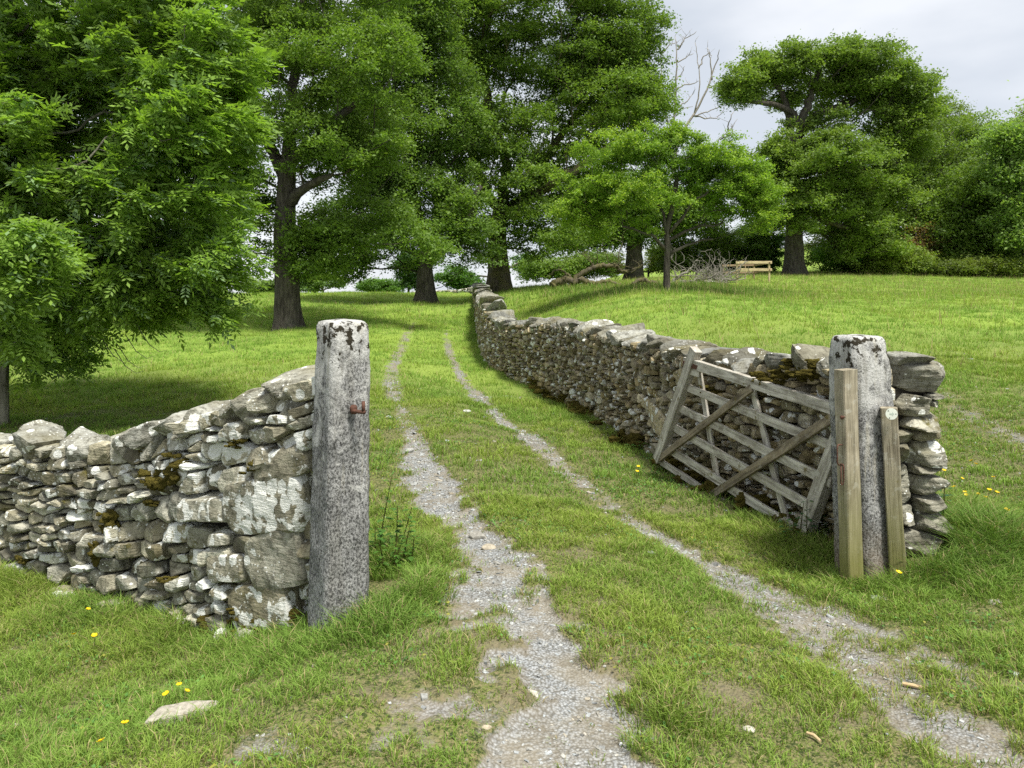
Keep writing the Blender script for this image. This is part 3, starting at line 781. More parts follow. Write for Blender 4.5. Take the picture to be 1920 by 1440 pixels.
def build_right_wall():
    root = thing('dry_stone_wall', 'long brown dry stone wall curving uphill beside the track, behind the old gate', 'stone wall', RW.at(0)[:3], 'dry stone walls')
    mb = MB(); wall_core(mb, RW, .10, .12); mb.build('wall_core', M_CORE, root)
    wf = lambda q, h, r: np.clip(r.beta(1.8, 1.0) - .1 * h, 0, 1)
    lf = lambda q, h, r: r.beta(1.5, 3.0) + (.12 if h < .35 else 0)
    mb = MB(); Hn = 1.22
    build_stones(mb, RW, .05, 4.2, Hn, .165, .085, 12, 9, 1.9, .005, (), .06, lf, lambda q, h, r: r.beta(1.4, 1.4), namp=.004)
    build_stones(mb, RW, 4.2, 12., Hn, .155, .078, 13, 6, 1.7, .006, (), .065, lf, wf, namp=.007)
    build_stones(mb, RW, 12., 20., Hn, .19, .10, 14, 5, 1.7, .008, (), .07, lf, wf, namp=.01)
    build_stones(mb, RW, 20., RW.L, Hn, .30, .15, 15, 5, 1.7, .010, (), .08, lf, wf, namp=.012)
    mb.build('stonework', M_STONE_R, root)
    cope_row(RW, root, .45, 6.0, .20, .105, 21, 14, M_COPE, tiltmax=1.5)
    cope_row(RW, root, 6.0, 14, .25, .12, 22, 9, M_COPE, tiltmax=1.5)
    cope_row(RW, root, 14, RW.L - .2, .98, .14, 23, 9, M_COPE, tiltmax=.6, mx=38)
    # squared wall end: stones seen end-on beside the gatepost (px0,py0,px1,py1)
    p0, t, n, u = RW.frame(0.)
    ends = [(1655,672,1762,731,.95,.3),(1668,662,1735,684,.9,.2),(1664,738,1728,771,.45,.3),(1722,733,1752,745,.35,.2),(1722,746,1750,758,.45,.2),(1680,772,1754,801,.75,.3),(1690,799,1752,818,.5,.7),(1640,800,1694,822,.5,.5),(1688,819,1757,861,.5,.15),(1640,824,1690,862,.5,.3),(1690,862,1742,878,.6,.3),(1742,858,1762,895,.35,.3),(1692,880,1752,916,.6,.3),(1640,880,1692,930,.5,.3),(1698,916,1758,950,.45,.3),(1640,930,1700,975,.4,.3),(1700,950,1765,990,.4,.3),(1650,975,1755,1030,.4,.3),(1610,740,1664,800,.4,.4),(1600,690,1660,740,.6,.3),(1600,862,1690,882,.5,.3)]
    ends = [(a - 10 if a > 1660 else a, b_, c_ - 14, e_, f_, g_) for a, b_, c_, e_, f_, g_ in ends if (a, b_) != (1742, 858)]; e_t = -t.copy(); e_t[2] = 0; e_t /= np.linalg.norm(e_t)
    side = np.array([1., .12, 0]); side /= np.linalg.norm(side)
    for i, (x0, y0, x1, y1, tn, wm) in enumerate(ends):
        d = 5.02; c = P((x0 + x1) / 2, (y0 + y1) / 2, d + .12); half = np.array([(x1 - x0) / 2 * d / FPX * 1.02, .19, (y1 - y0) / 2 * d / FPX * 1.02])
        V, Q = free_rock(half, 500 + i, 14, 14, 40, .005, 9, .30)
        W = c + V[:, :1] * side + V[:, 1:2] * np.array([-side[1], side[0], 0]) + V[:, 2:] * np.array([0, 0, 1.])
        mb = MB(); mb.add(W, Q, None, (tn * .55, wm + .1, .55 if i == 8 else .25)); mb.build('end_stone', M_COPE if i < 2 else M_STONE_L, root)
    mb = MB()
    r = np.random.default_rng(8)
    for k in range(26):
        q = .6 + 9.5 * r.random() ** 1.2; p, t, n, u = RW.frame(q)
        for j in range(3):
            moss_clump(mb, p[:3] + n * (.05 + .05 * r.random()) + t * r.normal(0, .07) + u * (.02 + .09 * r.random()), (.06 + .05 * r.random(), .05, .035 + .03 * r.random()), k * 9 + j)
    for px, py in [(1520,690),(1500,705),(1480,700),(1455,712),(1350,735),(1535,700),(1545,690)]:
        q = px_to_wall(RW, px); p, t, n, u = RW.frame(q); z = CH - (py - HYP) / FPX * p[1]
        for k in range(3): moss_clump(mb, np.array([p[0], p[1], z]) + n * .03 + t * r.normal(0, .06) + u * r.normal(0, .02), (.07, .04, .03), int(px + k))
    mb.build('moss', M_MOSS, root, smooth=True)
    # upright slabs built into the face near the gate
    for px, py, wp, hp in [(1238,792,36,52),(1212,756,20,22),(1300,705,34,30)]:
        q = px_to_wall(RW, px); p, t, n, u = RW.frame(q); d = p[1]; z = CH - (py - HYP) / FPX * d
        cs = abs(n[1]) * .6 + .4
        V, Q = free_rock((wp / 2 * d / FPX / max(.35, abs(t[0]) + .25), hp / 2 * d / FPX, .05), px, 9, 8, 22, .004, 8)
        W = np.array([p[0], p[1], z]) + V[:, :1] * t + V[:, 1:2] * u + (V[:, 2:] + .012) * n
        mb = MB(); mb.add(W, Q, None, (.9, .55, .5)); mb.build('face_slab', M_STONE_R, root)
    FOOT.append((np.array([RW.at(q)[:2] - RW.frame(q)[2][:2] * .26 for q in np.arange(0, RW.L + .1, .5)]), .25))
build_right_wall()
print('walls', time.time() - T0)

# ------------------------------------------------------------------ gateposts
def stone_post(path, half_fn, rot, ztop_shoulder, seed, nr=90, m_=64, p=10, chamfer=.25, namp=.006):
    """path(z01) -> centre xyz; half_fn(z01) -> half width"""
    a = np.linspace(0, 2 * np.pi, m_, endpoint=False)
    rad = (np.abs(np.cos(a)) ** p + np.abs(np.sin(a)) ** p) ** (-1 / p)
    c45 = np.abs(np.cos(a)) + np.abs(np.sin(a)); rad = np.minimum(rad, (2 - chamfer) / c45)
    base = np.column_stack([np.cos(a) * rad, np.sin(a) * rad]); c, s_ = math.cos(rot), math.sin(rot)
    base = base @ np.array([[c, s_], [-s_, c]])
    R = []
    for k in range(nr):
        f = k / (nr - 1); C = path(f); hx, hy = half_fn(f)
        R.append(np.column_stack([C[0] + base[:, 0] * hx, C[1] + base[:, 1] * hy, np.full(m_, C[2])]))
    for sc_ in (.85, .6, .3, .01):
        C = path(1.); hx, hy = half_fn(1.)
        R.append(np.column_stack([C[0] + base[:, 0] * hx * sc_, C[1] + base[:, 1] * hy * sc_, np.full(m_, C[2] + .012 * (1 - sc_) + .004)]))
    V = np.concatenate(R); nr2 = len(R); Q = []
    for k in range(nr2 - 1):
        i = np.arange(m_) + k * m_; j = (np.arange(m_) + 1) % m_ + k * m_
        Q.append(np.column_stack([i, j, j + m_, i + m_]))
    q = V * 9 + seed
    V = V + np.column_stack([fbm(q, 1, 3), fbm(q, 2, 3), fbm(q, 3, 3) * .4]) * namp * 1.6
    q = V * 55
    V = V + np.column_stack([vnoise(q, 5), vnoise(q, 6), np.zeros(len(V))]) * .0022
    return V, np.concatenate(Q)

def post_left():
    d = 3.85; zt = CH - (603 - HYP) / FPX * d; zb = CH - (1175 - HYP) / FPX * d - .25
    def path(f):
        z = zb + (zt - zb) * f; py = HYP + (CH - z) / d * FPX
        px = np.interp(py, [603, 640, 1150, 1300], [641, 643, 634, 631]); return np.array([(px - CXP) / FPX * d, d, z])
    def hf(f):
        z = zb + (zt - zb) * f; py = HYP + (CH - z) / d * FPX
        wpx = np.interp(py, [603, 606, 615, 640, 700, 900, 1100, 1180, 1300], [88, 95, 99, 102, 106, 111, 116, 118, 120])
        h = wpx / 2 * d / FPX / 1.31; return h, h * 1.0
    V, Q = stone_post(path, hf, math.radians(38), 0, 1, chamfer=.20)
    base = path(.18)
    root = thing('stone_gatepost', 'pale rough stone gatepost at the near wall end with an iron hinge pin', 'gatepost', (base[0], base[1], zb + .25), 'stone gateposts')
    mb = MB(); mb.add(V, Q); mb.build('shaft', M_POST_L, root, smooth=True)
    # hinge pin
    mb = MB(); c = P(664, 771, 3.73)
    tube(mb, [c + np.array([-.03, .05, .0]), c, c + np.array([.058, -.03, -.001])], [.011, .010, .009])
    tube(mb, [c + np.array([.050, -.026, -.006]), c + np.array([.050, -.026, .052])], [.009, .008])
    V, Q = free_rock((.020, .02, .026), 3, 6, namp=.003); mb.add(c + V + np.array([-.006, .012, .004]), Q)
    mb.build('hinge_pin', M_RUST, root, smooth=True)
    FOOT.append((np.array([[base[0], base[1]], [base[0] + .001, base[1]]]), .15))

def frame_box(mb, a, b, wv, w_, h_, C=None, seg=1, bev=.004, bow=0.):
    """timber from a to b; wv = direction of its width"""
    a = np.asarray(a, float); b = np.asarray(b, float); t = b - a; L = np.linalg.norm(t); t /= L
    wv = np.asarray(wv, float); wv = wv - t * (wv @ t); wv /= np.linalg.norm(wv); hv = np.cross(t, wv)
    prof = []
    for sx, sy in ((1, 1), (-1, 1), (-1, -1), (1, -1)):
        A = (sx * (w_ / 2), sy * (h_ / 2 - bev)); B = (sx * (w_ / 2 - bev), sy * (h_ / 2))
        prof += [A, B] if sx * sy > 0 else [B, A]
    prof = np.array(prof); V = []; ns = seg + 1
    for k in range(ns):
        f = k / seg; c = a + (b - a) * f + hv * bow * math.sin(math.pi * f)
        V.append(c + prof[:, :1] * wv + prof[:, 1:] * hv)
    V = np.concatenate(V); Q = []
    for k in range(seg):
        i = np.arange(8) + k * 8; j = (np.arange(8) + 1) % 8 + k * 8; Q.append(np.column_stack([i, j, j + 8, i + 8]))
    Q = np.concatenate(Q)
    caps = []
    for o_ in (0, seg * 8): caps += [[o_, o_ + 1, o_ + 2, o_ + 3], [o_, o_ + 3, o_ + 4, o_ + 7], [o_ + 4, o_ + 5, o_ + 6, o_ + 7]]
    mb.add(V, np.vstack([Q, caps]), None, C)
    return L
def timber(name, mat, parent, a, b, wv, w_, h_, seg=6, bev=.004, bow=0., wob=.004, label=None):
    mb = MB(); L = frame_box(mb, a, b, wv, w_, h_, None, seg, bev, bow)
    V = mb.V[0]; s = random.random() * 50
    mb.V[0] = V + np.column_stack([vnoise(V * 5 + s, 1), vnoise(V * 5 + s, 2), vnoise(V * 5 + s, 3)]) * wob
    o = mb.build(name, mat, parent)
    me = o.data; uv = me.uv_layers.new(name='UVMap'); n = len(me.loops)
    vi = np.empty(n, np.int32); me.loops.foreach_get('vertex_index', vi)
    U = np.column_stack([np.repeat(np.arange(seg + 1) / seg * L, 8)[vi], (np.array([0, .02, w_ * .5, w_, w_ + h_ * .3, w_ + h_, w_ * 1.6 + h_, w_ * 2 + h_])[vi % 8])]) + s
    uv.data.foreach_set('uv', U.astype(np.float32).ravel())
    if label: o['label'] = label
    return o

def tube(mb, pts, rad, m_=8, C=None, cap=True):
    pts = np.array(pts, float); rad = np.array(rad, float); n = len(pts)
    T = np.gradient(pts, axis=0); T /= np.linalg.norm(T, axis=1)[:, None] + 1e-9
    up = np.array([.13, .21, .97]) if abs(T[0][2]) < .9 else np.array([.97, .13, .2])
    a = np.linspace(0, 2 * np.pi, m_, endpoint=False); V = []
    U = np.cross(T[0], up); U /= np.linalg.norm(U)
    for k in range(n):
        U = U - T[k] * (U @ T[k]); U /= np.linalg.norm(U) + 1e-9; W = np.cross(T[k], U)
        V.append(pts[k] + rad[k] * (np.cos(a)[:, None] * U + np.sin(a)[:, None] * W))
    V = np.concatenate(V); Q = []
    for k in range(n - 1):
        i = np.arange(m_) + k * m_; j = (np.arange(m_) + 1) % m_ + k * m_; Q.append(np.column_stack([i, j, j + m_, i + m_]))
    T_ = None
    if cap:
        V = np.vstack([V, pts[:1], pts[-1:]]); i = np.arange(m_); j = (i + 1) % m_
        T_ = np.vstack([np.column_stack([j, i, np.full(m_, n * m_)]), np.column_stack([i + (n - 1) * m_, j + (n - 1) * m_, np.full(m_, n * m_ + 1)])])
    mb.add(V, np.concatenate(Q), T_, C)

def post_right():
    d = 4.84; zt = CH - (631 - HYP) / FPX * d; zb = CH - (1085 - HYP) / FPX * d - .25
    def path(f):
        z = zb + (zt - zb) * f; py = HYP + (CH - z) / d * FPX
        px = np.interp(py, [631, 700, 1080, 1200], [1607, 1611, 1633, 1640]); return np.array([(px - CXP) / FPX * d, d, z])
    def hf(f):
        z = zb + (zt - zb) * f; py = HYP + (CH - z) / d * FPX
        wpx = np.interp(py, [631, 635, 648, 675, 760, 900, 1085, 1200], [78, 85, 91, 99, 104, 110, 118, 120])
        h = wpx / 2 * d / FPX / 1.19; return h, h
    V, Q = stone_post(path, hf, math.radians(17), 0, 7, chamfer=.24)
    base = path(.2)
    root = thing('stone_gatepost', 'darker grey stone gatepost with two timber posts against its front', 'gatepost', (base[0], base[1], zb + .25), 'stone gateposts')
    mb = MB(); mb.add(V, Q); mb.build('shaft', M_POST_R, root, smooth=True)
    FOOT.append((np.array([[base[0], base[1]], [base[0] + .001, base[1]]]), .22))
    # timber strapped to the left part of the front face
    t1 = thing('timber_post', 'taller squared timber post with a rusty iron latch, on the left of the grey gatepost', 'post', P(1597, 1078, 4.62), 'timber posts on the gatepost')
    timber('post_body', M_TIMBER, t1, P(1599, 1135, 4.66), P(1585, 692, 4.66), (1, .35, 0), .108, .085, 10, .006)
    mb = MB()
    c0 = P(1577, 835, 4.585); r = .0045
    pts = [P(1579, 834, 4.620), P(1572, 834, 4.580), P(1570, 838, 4.575), P(1570, 868, 4.575), P(1573, 872, 4.575), P(1579, 872, 4.590)]
    tube(mb, pts, [r] * 6, 8)
    pts = [P(1575, 872, 4.580), P(1577, 870, 4.570), P(1581, 871, 4.570), P(1582, 876, 4.570), P(1582, 902, 4.575), P(1580, 909, 4.580), P(1577, 909, 4.580), P(1577, 874, 4.575)]
    tube(mb, pts, [r] * 8, 8)
    mb.build('latch', M_RUST, t1, smooth=True)
    mb = MB(); V, Q = free_rock((.011, .011, .012), 5, 6, namp=.001); mb.add(P(1578.5, 783, 4.595) + V, Q); mb.build('bolt', M_RUST, t1, smooth=True)
    t2 = thing('timber_post', 'shorter squared timber post with a round white disc, on the right of the grey gatepost', 'post', P(1684, 1085, 4.6), 'timber posts on the gatepost')
    timber('post_body', M_TIMBER, t2, P(1686, 1135, 4.66), P(1666, 764, 4.66), (1, -.42, 0), .092, .075, 10, .006)
    # disc, its plane parallel to the timber's front-right face
    nrm = np.array([.42, -1., .02]); nrm = np.array([-.0, -1, .05]) * .6 + np.array([-.42, -1, 0]) * .4; nrm /= np.linalg.norm(nrm)
    c = P(1671.5, 776, 4.593); U = np.cross([0, 0, 1.], nrm); U /= np.linalg.norm(U); W = np.cross(nrm, U); R_ = .034
    def disc(mb, c, R_, h, m_=32):
        a = np.linspace(0, 2 * np.pi, m_, endpoint=False); ring = np.cos(a)[:, None] * U + np.sin(a)[:, None] * W
        V = np.vstack([c + ring * R_, c + ring * R_ + nrm * h, c + nrm * (h + .0003)]); i = np.arange(m_); j = (i + 1) % m_
        mb.add(V, np.column_stack([i, j, j + m_, i + m_]), np.column_stack([i + m_, j + m_, np.full(m_, 2 * m_)]))
    mb = MB(); disc(mb, c, R_, .003); dk = mb.build('disc', M_DISC, t2)
    for u_, v_ in ((-.018, .018), (.024, .0), (-.012, -.024)):
        mb = MB(); disc(mb, c + U * u_ + W * v_ + nrm * .003, .003, .0012, 10); mb.build('nail_head', M_DARK, dk)
    mb = MB()   # faded arrow print
    def flat(pts2):
        V = np.array([c + U * a + W * b + nrm * .0042 for a, b in pts2]); mb.add(V, [[0, 1, 2, 3]])
    flat([(-.012, -.004), (-.012, .004), (.004, .004), (.004, -.004)]); flat([(.004, -.012), (.004, .012), (.010, .004), (.010, -.004)]) ; flat([(.010, -.004), (.010, .004), (.016, .0006), (.016, -.0006)])
    mb.build('faded_arrow', M_DISCMARK, dk)
post_left(); post_right()

# ------------------------------------------------------------------ gate
def gate():
    root = thing('field_gate', 'weathered grey five bar wooden gate leaning tilted against the right wall', 'gate', ray_ground(1490, 1035))
    dep = lambda px: float(np.interp(px, [1235, 1300, 1440, 1565, 1600], [7.55, 6.95, 5.95, 5.25, 5.1]))
    dd = lambda px, py, off=0.: P(px, py, dep(px) * (1 + off) + (py - 850) / 300. * -.10)
    G = lambda px, py, off=0.: dd(px, py, off)
    A = G(1300, 700); B = G(1560, 780); C_ = G(1250, 850)
    nrm = np.cross(B - A, C_ - A); nrm /= np.linalg.norm(nrm); nrm = nrm if nrm[1] < 0 else -nrm
    def bar(name, a, b, wpx, off=0., th=.022, mat=M_GATE, bow=0., label=None):
        pa = G(*a) + nrm * off; pb = G(*b) + nrm * off
        dm = (dep(a[0]) + dep(b[0])) / 2; w_ = wpx * dm / FPX
        t = pb - pa; wv = np.cross(nrm, t)
        return timber(name, mat, root, pa, pb, wv, w_, th, 8, .003, bow, .004, label)
    # rails
    bar('top_rail', (1288, 678), (1606, 778), 20, .012, .06)
    bar('rail', (1283, 724), (1606, 854), 17)
    bar('rail', (1272, 764), (1560, 905), 17)
    bar('rail', (1258, 798), (1530, 955), 17)
    bar('rail', (1248, 838), (1500, 998), 17)
    bar('rail', (1240, 866), (1452, 1004), 12, 0, .03, label='mossy lowest rail half sunk in the grass')
    # stiles
    bar('stile', (1309, 655), (1238, 862), 21, .02, .075)
    bar('stile', (1608, 745), (1496, 1042), 28, .02, .085)
    # uprights behind, diagonals in front
    bar('upright', (1308, 700), (1344, 918), 14, -.022)
    bar('upright', (1405, 722), (1479, 1010), 15, -.022)
    bar('upright', (1550, 770), (1562, 800), 12, -.022)
    bar('diagonal_brace', (1418, 727), (1237, 864), 13, .036, .03, M_GATE_D)
    bar('diagonal_brace', (1580, 776), (1336, 932), 16, .036, .03, M_GATE_D)
    # iron strap over the head of the top rail
    mb = MB(); a = G(1289, 681) + nrm * .046; b = G(1324, 692) + nrm * .046; frame_box(mb, a, b, np.cross(nrm, b - a), .05, .006); mb.build('iron_strap', M_RUST, root)
    # gusset blocks
    for px, py in ((1306, 697), (1413, 731)):
        mb = MB(); a = G(px - 9, py) + nrm * .02; b = G(px + 9, py + 5) + nrm * .02; frame_box(mb, a, b, np.cross(nrm, b - a), .06, .02)
        timber('gusset', M_GATE, root, a, b, np.cross(nrm, b - a), .06, .018, 2)
gate()

# ------------------------------------------------------------------ trees
def leaf_quads(C, r, size, out=None, flat=.5, asp=.55, jit=.5):
    """diamond leaves centred at C; returns V, Q"""
    N = len(C)
    nz = r.normal(size=(N, 3)); nz[:, 2] = np.abs(nz[:, 2]) + flat
    nz /= np.linalg.norm(nz, axis=1)[:, None]
    a = r.normal(size=(N, 3)); u = np.cross(nz, a); u /= np.linalg.norm(u, axis=1)[:, None] + 1e-9; v = np.cross(nz, u)
    L = (size * (1 - jit + 2 * jit * r.random(N)))[:, None]
    V = np.stack([C - u * L * .5, C + v * L * asp * .5 + u * L * .05, C + u * L * .5 - nz * L * .12, C - v * L * asp * .5 + u * L * .05], 1).reshape(-1, 3)
    i = np.arange(N) * 4
    return V, np.column_stack([i, i + 1, i + 2, i + 3])

def sample_blobs(blobs, d0, n, r, shell=.35, k=1.0):
    """blobs: (px,py,rx,ry[,dy offset m, rdepth m, weight]); uniform in area, biased outward"""
    W = []; B = []
    for b in blobs:
        b = list(b) + [0., None, 1.][len(b) - 4:] if len(b) < 7 else list(b)
        px, py, rx, ry, off, rd, wt = b
        d = d0 + off; c = P(px, py, d); ax = rx * d / FPX; az = ry * d / FPX; ay = rd if rd else (ax + az) * .55 * k
        B.append((c, ax, ay, az)); W.append(ax * az * wt)
    W = np.array(W); W = W / W.sum(); pts = []
    idx = r.choice(len(B), size=n, p=W)
    q = r.normal(size=(n, 3)); q /= np.linalg.norm(q, axis=1)[:, None]; q *= (r.random(n) ** shell)[:, None]
    cc = np.array([b[0] for b in B])[idx]; rr = np.array([[b[1], b[2], b[3]] for b in B])[idx]
    return cc + q * rr

def grow(starts, att, step=.5, bf=.35, tip=.012, seed=0, wob=.12, rise=.0, expo=2.35):
    """minimum-cost tree from the trunk polyline(s) to the attractors. starts: list of polylines"""
    r = np.random.default_rng(seed)
    pos = []; par = []; plen = []; isT = []
    for pl in starts:
        for k, p in enumerate(pl):
            p = np.array(p, float)
            if k == 0:
                if len(pos) == 0: j = -1
                else: j = int(np.argmin(((np.array(pos) - p) ** 2).sum(1)))
                pos.append(p); par.append(j); plen.append(0 if j < 0 else plen[j] + np.linalg.norm(p - pos[j])); isT.append(True)
            else:
                a = pos[-1]; n = max(1, int(np.linalg.norm(p - a) / step)); 
                for q in range(1, n + 1):
                    x = a + (p - a) * q / n + (r.normal(0, wob * .3, 3) if q < n else 0) * step
                    par.append(len(pos) - 1); plen.append(plen[-1] + np.linalg.norm(x - pos[-1])); pos.append(x); isT.append(True)
    nT = len(pos)
    PA = np.zeros((nT + len(att) * 60, 3)); PL = np.zeros(len(PA)); PR = np.full(len(PA), -1)
    PA[:nT] = pos; PL[:nT] = plen; PR[:nT] = par; n = nT
    first = np.array(starts[0]); low = np.ones(len(PA), bool)
    zmin = first[0][2] + .30 * (first[-1][2] - first[0][2])
    allow = np.ones(len(PA), bool); allow[:nT] = PA[:nT, 2] > zmin
    order = np.argsort(np.linalg.norm(att - PA[nT - 1] * .5 - PA[max(nT // 2, 0)] * .5, axis=1))
    tips = []
    for a in att[order]:
        dv = a - PA[:n]; D = np.sqrt((dv ** 2).sum(1)); cost = D + bf * PL[:n] + 3 * np.maximum(0, (PA[:n, 2] - a[2])) * .25
        cost[~allow[:n]] = 1e9
        j = int(np.argmin(cost)); L = D[j]; k = max(1, int(round(L / step)))
        if n + k >= len(PA): break
        side = r.normal(0, wob, 3) * L; p0 = PA[j].copy()
        prev = j
        for q in range(1, k + 1):
            f = q / k; x = p0 + (a - p0) * f + side * math.sin(math.pi * f) * .6 + np.array([0, 0, rise * L * math.sin(math.pi * f)])
            if q < k: x = x + r.normal(0, .10 * step, 3)
            PA[n] = x; PR[n] = prev; PL[n] = PL[prev] + np.linalg.norm(x - PA[prev]); prev = n; n += 1
        tips.append(prev)
    PA = PA[:n]; PR = PR[:n]
    acc = np.zeros(n); ch = np.zeros(n, int)
    for i in range(n - 1, -1, -1):
        if acc[i] == 0: acc[i] = tip ** expo
        if PR[i] >= 0: acc[PR[i]] += acc[i]
    rad = acc ** (1 / expo)
    return PA, PR, rad, nT

def skin_edges(mb, PA, PR, rad, sel, m_=5):
    i = np.where(sel & (PR >= 0))[0]; a = PA[PR[i]]; b = PA[i]; ra = np.minimum(rad[PR[i]], rad[i] * 1.35); rb = rad[i]
    t = b - a; L = np.linalg.norm(t, axis=1); ok = L > 1e-5; a, b, ra, rb, t, L = a[ok], b[ok], ra[ok], rb[ok], t[ok], L[ok]
    t = t / L[:, None]; a = a - t * (ra * .4)[:, None]; b = b + t * (rb * .3)[:, None]
    up = np.where(np.abs(t[:, 2:]) > .9, np.array([[1., 0, 0]]), np.array([[0, 0, 1.]])); u = np.cross(t, up); u /= np.linalg.norm(u, axis=1)[:, None]; v = np.cross(t, u)
    an = np.linspace(0, 2 * np.pi, m_, endpoint=False)
    ring = np.cos(an)[None, :, None] * u[:, None] + np.sin(an)[None, :, None] * v[:, None]
    V = np.concatenate([a[:, None] + ring * ra[:, None, None], b[:, None] + ring * rb[:, None, None]], 1).reshape(-1, 3)
    o = (np.arange(len(a)) * 2 * m_)[:, None]; k = np.arange(m_)[None]; k2 = (k + 1) % m_
    Q = np.stack([o + k, o + k2, o + k2 + m_, o + k + m_], -1).reshape(-1, 4)
    mb.add(V, Q)

def trunk_mesh(mb, pts, rads, seed, flare=.35, m_=28, buttress=.18):
    """smooth tapered trunk with a flared, lobed foot"""
    pts = np.array(pts, float); d = np.concatenate([[0], np.cumsum(np.linalg.norm(np.diff(pts, axis=0), axis=1))])
    n = max(24, int(d[-1] / .12)); s = np.linspace(0, d[-1], n)
    c = np.column_stack([np.interp(s, d, pts[:, k]) for k in range(3)]); rr = np.interp(s, d, rads)
    k = np.ones(5) / 5; c[2:-2] = np.column_stack([np.convolve(c[:, q], k, 'valid') for q in range(3)])
    a = np.linspace(0, 2 * np.pi, m_, endpoint=False); r0 = rads[0]; V = []
    for i in range(n):
        h = s[i]; fl = np.exp(-h / (r0 * .9)) * flare * 1.25; lob = 1 + fl * (1 + .55 * np.sin(a * 5 + seed) + .3 * np.sin(a * 3 + seed * 2))
        q = np.column_stack([np.cos(a) * 1.7, np.sin(a) * 1.7, np.full(m_, h * 1.2)]) + seed
        R_ = rr[i] * lob * (1 + .10 * fbm(q, 3, 3) + buttress * .3 * np.sin(a * 7 + seed + h))
        V.append(np.column_stack([c[i, 0] + np.cos(a) * R_, c[i, 1] + np.sin(a) * R_, np.full(m_, c[i, 2])]))
    V = np.concatenate(V); Q = []
    for k in range(n - 1):
        i = np.arange(m_) + k * m_; j = (np.arange(m_) + 1) % m_ + k * m_; Q.append(np.column_stack([i, j, j + m_, i + m_]))
    mb.add(V, np.concatenate(Q))

